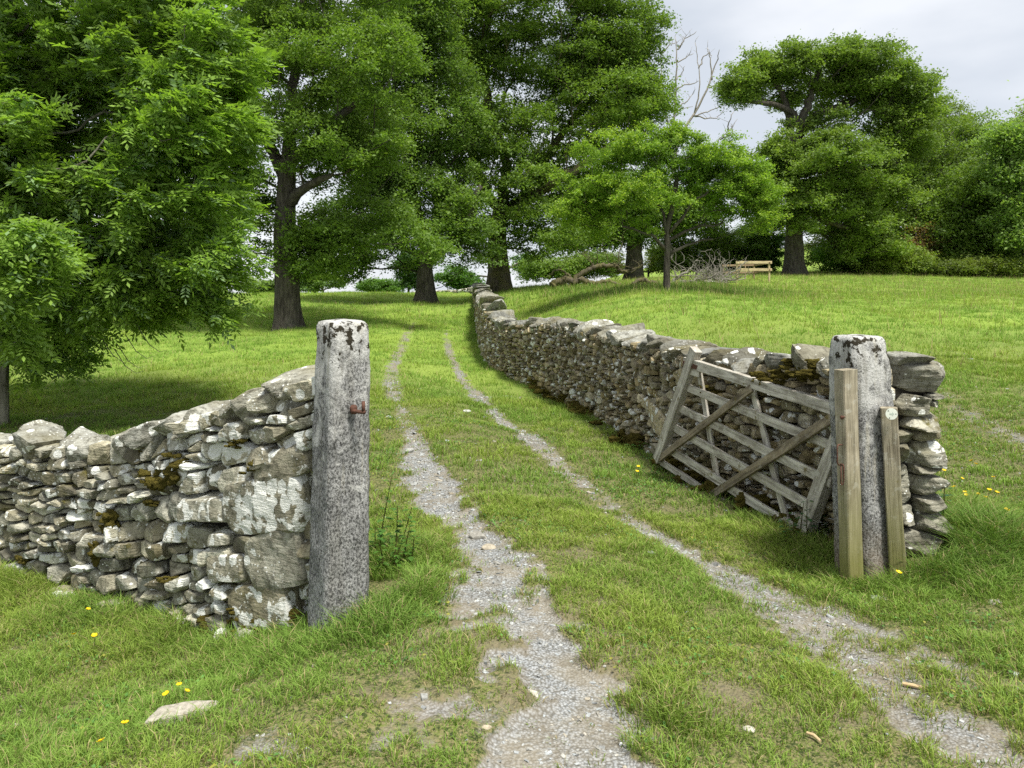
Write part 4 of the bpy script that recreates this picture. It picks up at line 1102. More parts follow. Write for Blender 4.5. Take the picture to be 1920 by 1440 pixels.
def tree(name, label, cat, base, d, stems, trunk_r, blobs, natt, nleaf, leaf, cl, seed, group=None, bark=M_BARK, spread=.45, vflat=.6, tip=.012, step=.5, kdepth=1., shell=.4, wob=.12, rise=.05, flare=.32, dead=False, colv=.25, bf=.35, light=None, att_extra=None, crown_name='crown', maxr=None, clear=0):
    """stems: polylines in photo pixels (px, py, depth offset); the first is the trunk"""
    r = np.random.default_rng(seed)
    g = P(base[0], base[1], d); g[2] = H0(g[0], g[1])[0]
    root = thing(name, label, cat, g, group)
    S = []
    for k, st in enumerate(stems):
        pl = [P(px, py, d + (o[0] if o else 0)) for px, py, *o in st]
        if k == 0: pl[0] = g + np.array([0, 0, -.15])
        S.append(pl)
    att = sample_blobs(blobs, d, natt, r, shell, kdepth)
    if clear:      # open the foliage a little in front of the main limbs
        px_ = att[:, 0] / att[:, 1] * FPX + CXP; py_ = HYP - (att[:, 2] - CH) / att[:, 1] * FPX; dist = np.full(len(att), 1e3)
        for st in stems:
            q_ = np.array([[a[0], a[1]] for a in st], float)
            for a, b in zip(q_[:-1], q_[1:]):
                ab = b - a; t = np.clip(((px_ - a[0]) * ab[0] + (py_ - a[1]) * ab[1]) / (ab @ ab), 0, 1)
                dist = np.minimum(dist, np.hypot(px_ - a[0] - t * ab[0], py_ - a[1] - t * ab[1]))
        att = att[~((dist < clear) & (att[:, 1] < d + 1.) & (r.random(len(att)) < .85))]
    if att_extra is not None: att = np.vstack([att, att_extra])
    PA, PR, rad, nT = grow(S, att, step, bf, tip, seed, wob, rise)
    # scale trunk nodes to the wanted radius, keep the rest below it
    rad = np.minimum(rad, trunk_r * .55) if maxr is None else np.minimum(rad, maxr)
    mb = MB(); tr = np.array(S[0]); n = len(tr)
    trunk_mesh(mb, tr, np.linspace(trunk_r, trunk_r * .62, n), seed, flare)
    mb.build('trunk', bark, root, smooth=True)
    # radii of secondary stems
    mb = MB(); k0 = 0
    sel = np.ones(len(PA), bool)
    ntr0 = len([1 for _ in range(nT)])
    for st in S[1:]:
        m_ = len(st); pts = np.array(st)
        dd_ = np.concatenate([[0], np.cumsum(np.linalg.norm(np.diff(pts, axis=0), axis=1))]); ss = np.arange(0, dd_[-1] + .01, .35)
        cc = np.column_stack([np.interp(ss, dd_, pts[:, q]) for q in range(3)]); cc[1:-1] += np.random.default_rng(seed + len(pts)).normal(0, .035, (len(cc) - 2, 3)) if len(cc) > 2 else 0
        tube(mb, cc, np.linspace(trunk_r * .52, max(trunk_r * .2, .03), len(cc)) * (1 + .08 * np.sin(np.arange(len(cc)) * 1.7)), 10)
    sel[:nT] = False
    skin_edges(mb, PA, PR, rad, sel & (rad > .0))
    mb.build('branches', bark, root, smooth=True)
    if nleaf == 0: return root, PA, PR
    # leaves gather in domed puffs round the twig ends
    na = len(att); R_ = spread * (.8 + .9 * r.random(na)); wgt = R_ ** 2; wgt /= wgt.sum()
    ci = r.choice(na, size=nleaf, p=wgt)
    dm = r.normal(size=(na, 10, 3)); dm[:, :, 2] = np.abs(dm[:, :, 2]) * 1.1 - .25; dm /= np.linalg.norm(dm, axis=2)[:, :, None]
    dm = dm * R_[:, None, None] * np.array([1, 1, vflat])
    pk = r.integers(0, 10, nleaf)
    sp = r.normal(size=(na, 10, 3)) * np.array([1, 1, .55]); sp /= np.linalg.norm(sp, axis=2)[:, :, None]
    C = att[ci] + dm[ci, pk] * (.75 + .6 * r.random((nleaf, 1)) ** 2) + r.normal(size=(nleaf, 3)) * (R_[ci] * .20)[:, None] * np.array([1, 1, vflat]) + sp[ci, pk] * (R_[ci] * r.normal(0, .42, nleaf))[:, None]
    V, Q = leaf_quads(C, r, leaf, flat=.6)
    base_c = np.array(cl)
    cn = fbm(C * .55, seed % 50, 2)[:, None]
    c = base_c * (1 + colv * (r.random((nleaf, 1)) - .5) * 1.6 + .32 * cn)
    yl = np.clip(r.normal(.25, .3, (nleaf, 1)) + cn * .6, 0, 1) * .45
    c = c * (1 - yl) + yl * base_c * np.array([1.75, 1.32, .9])
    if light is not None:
        # some leaves a lighter yellow-green towards the outside of the crown
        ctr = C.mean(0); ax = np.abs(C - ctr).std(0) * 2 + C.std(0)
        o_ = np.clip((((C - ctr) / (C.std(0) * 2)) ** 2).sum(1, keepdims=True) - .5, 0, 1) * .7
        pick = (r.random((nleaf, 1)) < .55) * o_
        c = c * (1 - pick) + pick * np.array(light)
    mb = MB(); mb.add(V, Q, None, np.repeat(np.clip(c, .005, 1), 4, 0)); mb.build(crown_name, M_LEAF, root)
    return root, PA, PR

OAK = (.138, .228, .045); OAKD = (.126, .214, .048); FRESH = (.10, .20, .030)
OG = 'mature oaks in the pasture'
def build_trees():
    # left oak
    tree('oak_tree', 'tall dark oak standing alone in the left field, its trunk just beyond the pale gatepost', 'tree', (540, 617), 24,
         [[(540,617),(538,520),(534,440),(536,360),(540,300)], [(540,310),(580,270,-.5),(640,215,-1),(690,180,-1.2)], [(536,340),(500,260,.5),(470,180,1),(460,80,1)], [(540,300),(548,200,.3),(560,90,.5),(575,-40,.8)], [(535,385),(570,350,-.6),(620,330,-1)]],
         .40, [(645,105,135,85,-1.5),(560,290,120,110),(640,240,130,90,-1),(520,60,110,110),(590,480,80,45),(690,290,90,70),(720,400,60,50,1),(600,-90,220,130),(430,190,150,190),(410,420,110,80),(800,470,40,30),(640,530,90,14,1,.8,.6),(620,440,110,36)],
         620, 250000, .095, OAK, 101, OG, clear=14, spread=.36, tip=.011, shell=.36, light=(.14, .24, .035))
    # twin-stemmed oak in the middle
    tree('oak_tree', 'forked dark oak by the far end of the track, trunk splitting low into several stems', 'tree', (798, 567), 34,
         [[(798,567),(797,520),(798,490)], [(796,495),(790,430),(770,340,-.5),(745,250,-1),(735,120,-1)], [(800,492),(818,440),(826,350,.5),(815,230,.5),(800,100,0)], [(805,490),(850,450,-.5),(880,410,-.8),(905,340,-1)]],
         .44, [(710,460,110,56),(700,340,60,60),(750,350,100,80),(800,420,80,60),(700,210,100,90,-1),(760,120,110,100),(830,250,80,120),(655,500,60,30),(870,400,60,60,-1),(770,0,110,90),(880,480,60,24),(640,390,30,40,0,1.,.4)],
         600, 210000, .125, OAKD, 102, OG, clear=12, spread=.5, tip=.014, step=.6, shell=.36)
    # biggest oak beyond the end of the wall
    tree('oak_tree', 'largest oak with a broad moss-stained trunk standing beside the far end of the brown wall', 'tree', (936, 546), 38,
         [[(936,546),(935,500),(933,460),(935,420),(940,380)], [(936,400),(905,350,-.5),(880,270,-1),(850,180,-1),(835,60,-1)], [(938,400),(975,380),(1010,320,.5),(1060,240,1),(1130,170,1)], [(940,385),(950,300,.3),(915,200,.5),(905,90,.5),(930,-30,.5)], [(950,400),(1060,330,-2),(1180,250,-2)], [(930,430),(885,415,-.5),(860,380,-1)]],
         .56, [(1010,50,190,115),(1150,60,95,110),(1140,190,120,110),(1010,230,150,100),(955,370,130,55,-2),(1070,360,100,65),(885,160,70,110,.5),(865,30,90,90),(1010,440,140,50,-2),(900,440,60,50,-2),(1195,220,68,80),(1000,-90,230,90),(900,280,70,60,-1.5),(1000,330,120,60,-2),(1200,120,50,60)],
         920, 350000, .13, OAK, 103, OG, clear=11, bark=M_BARK_M, spread=.5, tip=.016, step=.65, shell=.36, maxr=.2)
    # young oak
    tree('young_oak_tree', 'small bright green young oak with slim trunk and spreading crown in the right field', 'tree', (1250, 548), 25,
         [[(1250,548),(1250,500),(1252,462),(1250,430),(1262,385),(1270,330)], [(1250,470),(1215,438,-.2),(1150,420,-.4)], [(1251,452),(1290,430,.3),(1370,415,.4)], [(1250,440),(1235,380,.2),(1190,320,.3)], [(1252,440),(1300,380,-.3),(1350,340,-.4)], [(1250,478),(1290,458,.2),(1340,448,.4)]],
         .115, [(1110,370,85,55),(1170,295,90,52),(1255,275,85,48),(1350,305,90,50),(1410,350,50,50),(1428,400,46,40),(1335,368,105,48),(1075,400,52,30),(1150,425,80,26),(1400,350,60,40),(1200,360,90,40,-.8),(1290,340,90,50,.6),(1270,250,16,26),(1180,262,20,20)],
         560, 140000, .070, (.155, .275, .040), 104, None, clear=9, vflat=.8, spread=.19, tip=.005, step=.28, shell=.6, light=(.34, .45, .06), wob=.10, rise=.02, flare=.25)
    # right oak
    tree('oak_tree', 'big flat-topped oak with open dark limbs against the sky, right of the railed pen', 'tree', (1488, 515), 50,
         [[(1488,515),(1489,470),(1490,410),(1486,340),(1482,290)], [(1484,300),(1500,245),(1490,215),(1450,195,-1),(1405,190,-1)], [(1500,250),(1530,215,.5),(1590,195,1),(1650,170,1)], [(1500,240),(1520,180),(1540,120)], [(1486,350),(1560,330,1),(1640,320,1),(1700,300,2)], [(1490,380),(1560,420,-1),(1600,430,-1)], [(1482,290),(1480,220),(1465,170,.5),(1440,140,.5)]],
         .62, [(1560,130,130,46),(1560,185,140,40,1.5,2,.8),(1410,150,62,40),(1640,165,95,55),(1480,115,80,36),(1710,195,58,50),(1700,250,60,50),(1385,180,36,28),(1470,310,80,50),(1560,320,105,70,-2),(1600,410,85,55),(1500,300,70,60,-1.5),(1530,240,60,30,-1,2,.6),(1500,400,100,48,-2),(1650,330,80,70),(1440,345,45,42),(1590,230,90,26,0,3,.5),(1620,470,70,30)],
         760, 270000, .165, (.150, .235, .050), 105, OG, clear=9, spread=.55, tip=.022, step=.8, shell=.4, maxr=.24)
    # trunk and crown behind the young oak
    tree('oak_tree', 'distant oak with very thick trunk, half hidden behind the young oak', 'tree', (1190, 520), 52,
         [[(1190,520),(1190,490),(1188,460),(1186,430)], [(1186,450),(1150,420),(1120,400)], [(1188,440),(1230,410),(1270,380)]],
         .62, [(1160,430,80,40),(1110,430,60,40),(1230,410,70,40),(1190,370,90,50),(1060,460,40,30),(1300,400,60,50)],
         260, 70000, .18, OAKD, 106, OG, spread=.7, tip=.03, step=.9, flare=.25)
    # woodland on the right, each its own tree
    WG = 'woodland trees along the right edge of the pasture'
    wood = [('dark_tree', 'dense dark tree directly behind the right side of the flat-topped oak', (1710,515), 58, [(1720,290,80,90),(1700,400,100,90),(1690,480,90,40),(1640,430,50,50)], (.070,.115,.030), 50000),
            ('round_tree', 'olive green round-topped tree on the skyline in the right-hand wood', (1850,515), 66, [(1850,275,75,55),(1800,340,80,80),(1880,350,80,90),(1760,380,40,50)], (.085,.14,.036), 50000),
            ('layered_tree', 'mid green tree with layered drooping boughs at the foot of the right-hand wood', (1800,518), 54, [(1820,370,60,50),(1790,440,70,50),(1830,480,100,40),(1760,490,70,32),(1860,420,60,50)], (.085,.145,.032), 60000),
            ('pale_tree', 'pale grey-green tree cut by the right edge of the picture', (1930,520), 50, [(1910,320,60,60),(1925,400,70,60),(1900,440,40,30),(1960,280,80,90),(1900,260,40,30)], (.13,.21,.07), 45000),
            ('copper_tree', 'reddish brown tree top just showing at the right edge of the skyline', (1960,515), 78, [(1945,240,36,44),(1990,250,60,80)], (.10,.075,.03), 14000),
            ('ash_tree', 'grey-green tree filling the gap below the skyline between the oak and the round-topped tree', (1745,515), 74, [(1750,260,60,60),(1700,280,60,70),(1790,330,50,50)], (.088,.130,.038), 34000)]
    for i, (nm, lb, b, d, bl, c, nl) in enumerate(wood):
        tree(nm, lb, 'tree', b, d, [[(b[0],b[1]),(b[0]-3,b[1]-60),(b[0]+4,b[1]-130)]], .38, bl, 220, int(nl * 1.5), .19, (c[0] * 1.6, c[1] * 1.55, c[2] * 1.3), 200 + i, WG, spread=.75, tip=.03, step=1.1, kdepth=.8, flare=.3)
    # shrubs
    SG = 'shrubs along the woodland edge'
    shr = [('light green leafy shrub right of the thick oak trunk at the pasture edge', (1600,516), 53, [(1600,490,60,26),(1560,480,40,26)], (.085,.19,.035)),
           ('yellow-green bramble mound at the wood edge', (1690,518), 51, [(1690,495,55,24),(1650,500,40,18)], (.12,.19,.045)),
           ('dull brown dead bramble bush below the layered tree', (1740,518), 53.5, [(1735,450,26,26),(1720,478,30,26)], (.14,.115,.06)),
           ('dark low bush at the foot of the right-hand wood', (1860,520), 50, [(1860,505,80,16),(1780,508,60,12)], (.075,.12,.03)),
           ('tall pale green thicket behind the railed pen', (1385,516), 56, [(1390,470,45,36),(1350,480,45,34),(1420,450,30,34)], (.095,.18,.05)),
           ('mixed green thicket behind the brushwood heap', (1305,518), 54, [(1310,480,50,36),(1270,470,40,40),(1340,450,40,30)], (.09,.16,.042)),
           ('dark thicket left of the flat-topped oak trunk', (1445,516), 57, [(1440,455,36,50),(1430,490,40,24)], (.05,.12,.034)),
           ('loose green bush behind the uprooted trunk', (1060,530), 50, [(1060,505,50,20),(1110,500,46,22),(1010,508,40,20)], (.10,.18,.05)),
           ('yellowish bush between the thick distant trunk and the young oak', (1215,520), 57, [(1240,490,26,26),(1140,500,26,20)], (.12,.19,.05)),
           ('undergrowth bank under the flat-topped oak', (1540,516), 56, [(1545,465,50,44),(1590,450,50,40),(1640,470,50,36)], (.08,.13,.034))]
    for i, (lb, b, d, bl, c) in enumerate(shr):
        dead = 'dead' in lb
        tree('shrub', lb, 'shrub', b, d, [[(b[0],b[1]),(b[0]+1,b[1]-10)]], .10, bl, 110, 30000 if not dead else 6000, .13 if not dead else .12, (c[0] * 1.6, c[1] * 1.4, c[2] * 1.2), 300 + i, SG, spread=.42, tip=.02, step=.8, flare=.1, kdepth=1., light=(c[0]*1.8, c[1]*1.6, c[2]*1.4) if not dead else None, crown_name='foliage', bark=M_DEAD if dead else M_BARK)
    DG = 'hedgerow trees beyond the crest'
    hed = [('low grey-green hedgerow tree beyond the crest, just right of the left oak trunk', (605,556), 75, [(595,532,50,14),(560,538,40,12)], (.11,.19,.06)),
           ('round green hawthorn on the crest, right of the pale field gap', (725,556), 72, [(725,538,46,12),(700,540,30,10)], (.10,.20,.045)),
           ('dark small tree on the crest between the oak trunks', (765,556), 62, [(770,528,14,14),(768,500,30,26)], (.05,.11,.03)),
           ('green hedge bush left of the left oak trunk on the crest', (495,557), 75, [(495,540,40,10)], (.12,.19,.06)),
           ('leafy hazel behind the far cross wall, right of the forked oak', (860,552), 62, [(850,520,30,20),(875,530,26,16),(990,500,30,24,6)], (.085,.18,.04))]
    for i, (lb, b, d, bl, c) in enumerate(hed):
        tree('hedgerow_tree', lb, 'tree', b, d, [[(b[0],b[1]),(b[0]+1,b[1]-12)]], .14, bl, 70, 16000, .18, c, 330 + i, DG, spread=.42, tip=.025, step=.9, flare=.1, crown_name='foliage')
build_trees()
print('trees', time.time() - T0)

# ---- dead and fallen wood
def dead_tree():
    d = 54
    g = P(1196, 522, d); g[2] = H0(g[0], g[1])[0]
    root = thing('dead_tree', 'bare bleached dead tree rising behind the young oak against the sky', 'tree', g)
    limbs = [
      [(1196,522),(1200,440),(1225,380),(1262,330),(1272,255),(1302,212),(1330,160),(1345,112),(1350,92)],
      [(1302,212),(1310,180),(1312,150),(1309,110),(1302,80)], [(1310,128),(1318,108),(1328,98),(1334,104)], [(1335,150),(1332,110),(1326,90)],
      [(1262,330),(1262,250),(1266,190),(1268,120),(1270,90),(1266,66)], [(1270,93),(1285,72),(1304,60)], [(1270,93),(1280,80),(1286,66)], [(1268,115),(1285,110),(1300,100)],
      [(1300,217),(1320,212),(1340,204),(1355,198)], [(1300,217),(1325,222),(1345,222),(1358,205)], [(1275,250),(1262,225),(1270,205),(1300,200)], [(1265,175),(1280,160),(1300,156),(1312,152)],
      [(1262,250),(1240,190),(1240,120),(1238,70),(1250,58)], [(1240,100),(1255,85),(1266,80)], [(1262,300),(1330,290),(1350,260),(1372,240),(1382,222)], [(1350,262),(1375,250),(1370,235)], [(1365,245),(1366,228),(1376,210)], [(1270,202),(1290,190),(1300,175)], [(1264,150),(1276,140),(1284,122)], [(1330,165),(1345,160),(1352,166)]]
    mb = MB(); r = np.random.default_rng(4)
    for i, l in enumerate(limbs):
        pts = np.array([P(a, b, d + r.normal(0, .15)) for a, b in l]); n = len(pts) * 3
        t = np.linspace(0, len(pts) - 1, n); pp = np.column_stack([np.interp(t, np.arange(len(pts)), pts[:, k]) for k in range(3)])
        pp[1:] += r.normal(0, .035, (n - 1, 3)); r0 = .20 if i == 0 else (.10 if len(l) > 5 else .055)
        tube(mb, pp, np.linspace(r0, .016, n), 6)
        if i:
            for k in range(3):
                j = r.integers(n // 3, n); q = pp[j]; dr = np.array([r.normal(0, .5), r.normal(0, .3), .5 + r.random() * .5]) * (.3 + .5 * r.random())
                tube(mb, [q, q + dr * .5 + r.normal(0, .05, 3), q + dr], [.016, .012, .007], 4)
    g_ = mb.build('branches', M_DEAD, root, smooth=True)
dead_tree()

def ground_limb(mb, l, d, r0, r1, seed, m_=8, jag=.03, C=None):
    r = np.random.default_rng(seed); pts = np.array([P(a, b, d + (o[0] if o else 0)) for a, b, *o in l]); n = len(pts) * 4
    t = np.linspace(0, len(pts) - 1, n); pp = np.column_stack([np.interp(t, np.arange(len(pts)), pts[:, k]) for k in range(3)])
    pp[1:-1] += r.normal(0, jag, (n - 2, 3)); tube(mb, pp, np.linspace(r0, r1, n) * (1 + .12 * r.random(n)), m_); return pp
def twigs(mb, pp, n, L, r0, seed, up=.4, depth=2):
    r = np.random.default_rng(seed)
    for k in range(n):
        q = pp[r.integers(len(pp) // 4, len(pp))].copy(); dr = np.array([r.normal(0, .8), r.normal(0, .6), abs(r.normal(up, .4))]); dr /= np.linalg.norm(dr)
        ln = L * (.5 + r.random()); pts = [q]
        for s_ in range(6):
            dr = dr + r.normal(0, .35, 3); dr /= np.linalg.norm(dr); pts.append(pts[-1] + dr * ln / 6)
        for p_ in pts: p_[2] = max(p_[2], H0(p_[0], p_[1])[0] + .03)
        tube(mb, pts, np.linspace(r0, r0 * .3, 7), 4)
        if depth > 1: twigs(mb, np.array(pts), 3, ln * .55, r0 * .55, seed * 7 + k, up, depth - 1)

def fallen():
    d = 34
    g = ray_ground(1085, 538)
    root = thing('fallen_tree', 'uprooted grey trunk lying in the grass with one mossy limb arching up', 'fallen tree', P(1085, 536, d))
    mb = MB(); ground_limb(mb, [(1034,536),(1050,528),(1064,523),(1072,530),(1084,525),(1102,526),(1118,533),(1140,537),(1160,541)], d, .17, .09, 1, 12, .05); mb.build('trunk', M_BARK_M, root, smooth=True)
    mb = MB()
    pp = ground_limb(mb, [(1076,528),(1092,512),(1112,502),(1128,498),(1150,500),(1156,498),(1164,509),(1172,510)], d, .13, .07, 2); twigs(mb, pp, 9, 1.1, .028, 3)
    p2 = ground_limb(mb, [(1164,509),(1185,505),(1208,497)], d, .05, .02, 3); p3 = ground_limb(mb, [(1168,510),(1185,509),(1206,496)], d, .04, .02, 4)
    p4 = ground_limb(mb, [(1074,528),(1066,514),(1052,505),(1040,508),(1026,520)], d, .06, .02, 5)
    twigs(mb, p4, 4, .6, .02, 6); twigs(mb, p2, 4, .6, .018, 7)
    ground_limb(mb, [(1118,530),(1140,527),(1168,537)], d - .5, .10, .05, 8)
    mb.build('branches', M_BARK_M, root, smooth=True)
    root = thing('fallen_branch', 'mossy arched branch on the grass just left of the young oak trunk', 'fallen branch', P(1210, 538, 31))
    mb = MB(); ground_limb(mb, [(1184,534),(1198,527),(1214,527),(1230,531),(1246,534)], 31, .10, .07, 9); ground_limb(mb, [(1188,535),(1206,531),(1226,538),(1240,541)], 31, .05, .04, 10)
    mb.build('limb', M_BARK_M, root, smooth=True)
    root = thing('brushwood_heap', 'heap of tangled bleached dead branches between the young oak and the railed pen', 'branch heap', P(1310, 530, 33))
    mb = MB()
    pp = ground_limb(mb, [(1256,535),(1268,522),(1284,512),(1296,503)], 32, .08, .04, 11); twigs(mb, pp, 6, 1., .025, 12, .6)
    for k in range(16):
        r = np.random.default_rng(k + 90); x0 = 1255 + 60 * r.random(); y0 = 536 - 6 * r.random(); x1 = x0 + 40 + 60 * r.random(); y1 = y0 - 4 - 14 * r.random()
        pp = ground_limb(mb, [(x0, y0), ((x0 + x1) / 2, (y0 + y1) / 2 - 2 + 4 * r.random()), (x1, y1)], 32 + 2.5 * r.random(), .05, .02, k + 50, 6, .05); twigs(mb, pp, 5, .9, .02, k + 130, .5)
    ground_limb(mb, [(1345,524),(1368,514),(1382,503),(1402,490)], 35, .04, .02, 70)
    mb.build('branches', M_TWIGW, root, smooth=True)
fallen()

def pen():
    root = thing('railed_pen', 'small pen of pale new timber posts and rails at the pasture edge', 'wooden pen', P(1412, 526, 38))
    def q(px, py, d): return P(px, py, d)
    C4 = {'a': (1382, 38.), 'b': (1442, 38.), 'c': (1413.5, 41.5), 'e': (1356, 41.)}
    ht = {'a': (490, 527), 'b': (490, 527), 'c': (495, 522), 'e': (497, 520)}
    for k, (px, d) in C4.items():
        t, b = ht[k]; timber('post', M_RAIL if k in 'ab' else M_RAIL_D, root, q(px, b + 4, d), q(px, t, d), (1, 0, 0), .085, .085, 2, .004, 0, 0)
    timber('post', M_RAIL_D, root, q(1397.5, 524, 39.6), q(1397.5, 493, 39.6), (1, 0, 0), .05, .05, 2, .004, 0, 0)
    def rail(k1, y1, k2, y2, mat, ex=4, wd=.13):
        (x1, d1), (x2, d2) = C4[k1], C4[k2]; off = np.array([0, -.065, 0])
        a = q(x1, y1, d1) + off; b = q(x2, y2, d2) + off; t = (b - a) / np.linalg.norm(b - a); timber('rail', mat, root, a - t * .08, b + t * .12, (0, 0, 1), wd, .035, 2, .003, 0, 0)
    rail('a', 492, 'b', 492, M_RAIL); rail('a', 505.5, 'b', 505.5, M_RAIL)
    rail('e', 498, 'c', 497, M_RAIL_D, wd=.10); rail('e', 511, 'c', 510.5, M_RAIL_D, wd=.10)
    rail('c', 497, 'b', 493, M_RAIL_D, wd=.10); rail('c', 510, 'b', 507, M_RAIL_D, wd=.10)
pen()

def far_wall():
    W = Wall(rowsof([(886,556,538,52),(860,556,544,54),(820,556,545,56),(770,557,547,58)]), 1, .5)
    root = thing('dry_stone_wall', 'low distant stone wall crossing behind the forked oak trunk', 'stone wall', W.at(0)[:3], 'dry stone walls')
    mb = MB(); build_stones(mb, W, 0, W.L, .5, .40, .17, 44, 5, 1.7, .01, (), .1, None, None); mb.build('stonework', M_STONE_L, root)
    mb = MB(); wall_core(mb, W, .06, drop=.05); mb.build('wall_core', M_CORE, root)
far_wall()

# ---- the near ash
def ash():
    d = 10.; r = np.random.default_rng(9)
    g = P(-4, 800, d); g[2] = H0(g[0], g[1])[0]
    root = thing('ash_tree', 'large feathery ash overhanging the near wall at the left edge', 'tree', g)
    tr = [g + np.array([0, 0, -.2]), P(-2, 700, d), P(0, 600, d), P(-8, 480, d), P(0, 350, d), P(10, 200, d), P(20, 20, d), P(30, -200, d)]
    mb = MB(); trunk_mesh(mb, tr, np.linspace(.115, .07, len(tr)), 3, .35, 20); mb.build('trunk', M_BARK_ASH, root, smooth=True)
    blobs = [(320,90,170,150,0,1.3),(370,230,125,120,-.2,1.2),(345,380,135,110,0,1.3),(300,510,160,80,.2,1.2),(120,320,200,200,.2,1.6),(150,560,170,90,.3,1.2),(80,675,80,50,.3,.7),(120,90,200,160,.3,1.5),(240,-130,250,140,0,1.6),(-110,300,200,380,0,1.7),(40,500,85,90,-2.2,.45,1.2),(440,470,50,60,0,.8),(420,110,75,80,0,.8),(400,560,60,55,0,.7),(20,620,60,40,-1.8,.5)]
    att = sample_blobs(blobs, d, 1500, r, .40)
    PA, PR, rad, nT = grow([tr], att, .16, .30, .0042, 5, .10, -.02)
    rad = np.minimum(rad, .05); sel = np.ones(len(PA), bool); sel[:nT] = False
    mb = MB(); skin_edges(mb, PA, PR, rad, sel)
    # bare hanging twigs under the crown
    for px, py in [(232,680),(260,690),(275,672),(300,660),(255,700)]:
        a = P(px - 40, py - 45, d - .2); b = P(px, py, d - .4); m_ = (a + b) / 2 + np.array([0, 0, -.06]); tube(mb, [a, m_, b, b + np.array([.1, 0, .03])], [.006, .005, .003, .0015], 5)
    mb.build('branches', M_BARK_ASH, root, smooth=True)
    thin = np.where((rad < .011) & (np.arange(len(PA)) >= nT))[0]
    N = 50000
    ci = r.choice(thin, N); f = r.random((N, 1)); C = PA[ci] * f + PA[PR[ci]] * (1 - f) + r.normal(0, .06, (N, 3))
    # compound leaves: a drooping rachis with paired leaflets
    dr = r.normal(size=(N, 3)); dr += (C - PA[nT // 2]) * .30; dr[:, 2] = dr[:, 2] * .5 + .15; dr[:, 0] += .35; dr /= np.linalg.norm(dr, axis=1)[:, None]
    L = .16 + .11 * r.random(N)
    upv = np.tile([0, 0, 1.], (N, 1)) + r.normal(0, .45, (N, 3)); sv = np.cross(dr, upv); sv /= np.linalg.norm(sv, axis=1)[:, None]; nv = np.cross(sv, dr)
    tone = r.random((N, 1)); cn = fbm(C * .9, 5, 2)[:, None]
    base = np.array([.205, .325, .055]) * (1 + .35 * cn + .4 * (tone - .5)); out = np.clip((C[:, :1] - (-4.6)) / 2., 0, 1) * .4
    base = base * (1 - out) + out * np.array([.24, .40, .055]); pale = (r.random((N, 1)) < .14); base = np.where(pale, np.array([.24, .36, .16]), base)
    Vs = []; Cs = []
    prs = [(.22, 1), (.22, -1), (.40, 1), (.40, -1), (.58, 1), (.58, -1), (.76, 1), (.76, -1), (.92, 0)]
    for fr, sd in prs:
        b = C + dr * (L * fr)[:, None] - np.array([0, 0, 1.]) * (L * fr ** 2 * .35)[:, None]
        dirv = dr * (.55 if sd else 1.) + sv * sd * .85 - np.array([0, 0, .25]) + r.normal(0, .12, (N, 3)); dirv /= np.linalg.norm(dirv, axis=1)[:, None]
        ll = (L * (.36 if fr < .9 else .42) * (.85 + .3 * r.random(N)))[:, None]; wv = np.cross(dirv, nv + r.normal(0, .25, (N, 3))); wv /= np.linalg.norm(wv, axis=1)[:, None]
        Vs.append(np.stack([b, b + dirv * ll * .45 + wv * ll * .19, b + dirv * ll, b + dirv * ll * .45 - wv * ll * .19], 1)); Cs.append(np.repeat((base * (.9 + .2 * r.random((N, 1))))[:, None], 4, 1))
    V = np.concatenate(Vs).reshape(-1, 3); i = np.arange(len(V) // 4) * 4
    mb = MB(); mb.add(V, np.column_stack([i, i + 1, i + 2, i + 3]), None, np.concatenate(Cs).reshape(-1, 3)); mb.build('crown', M_LEAF, root)
ash()
print('ash', time.time() - T0)

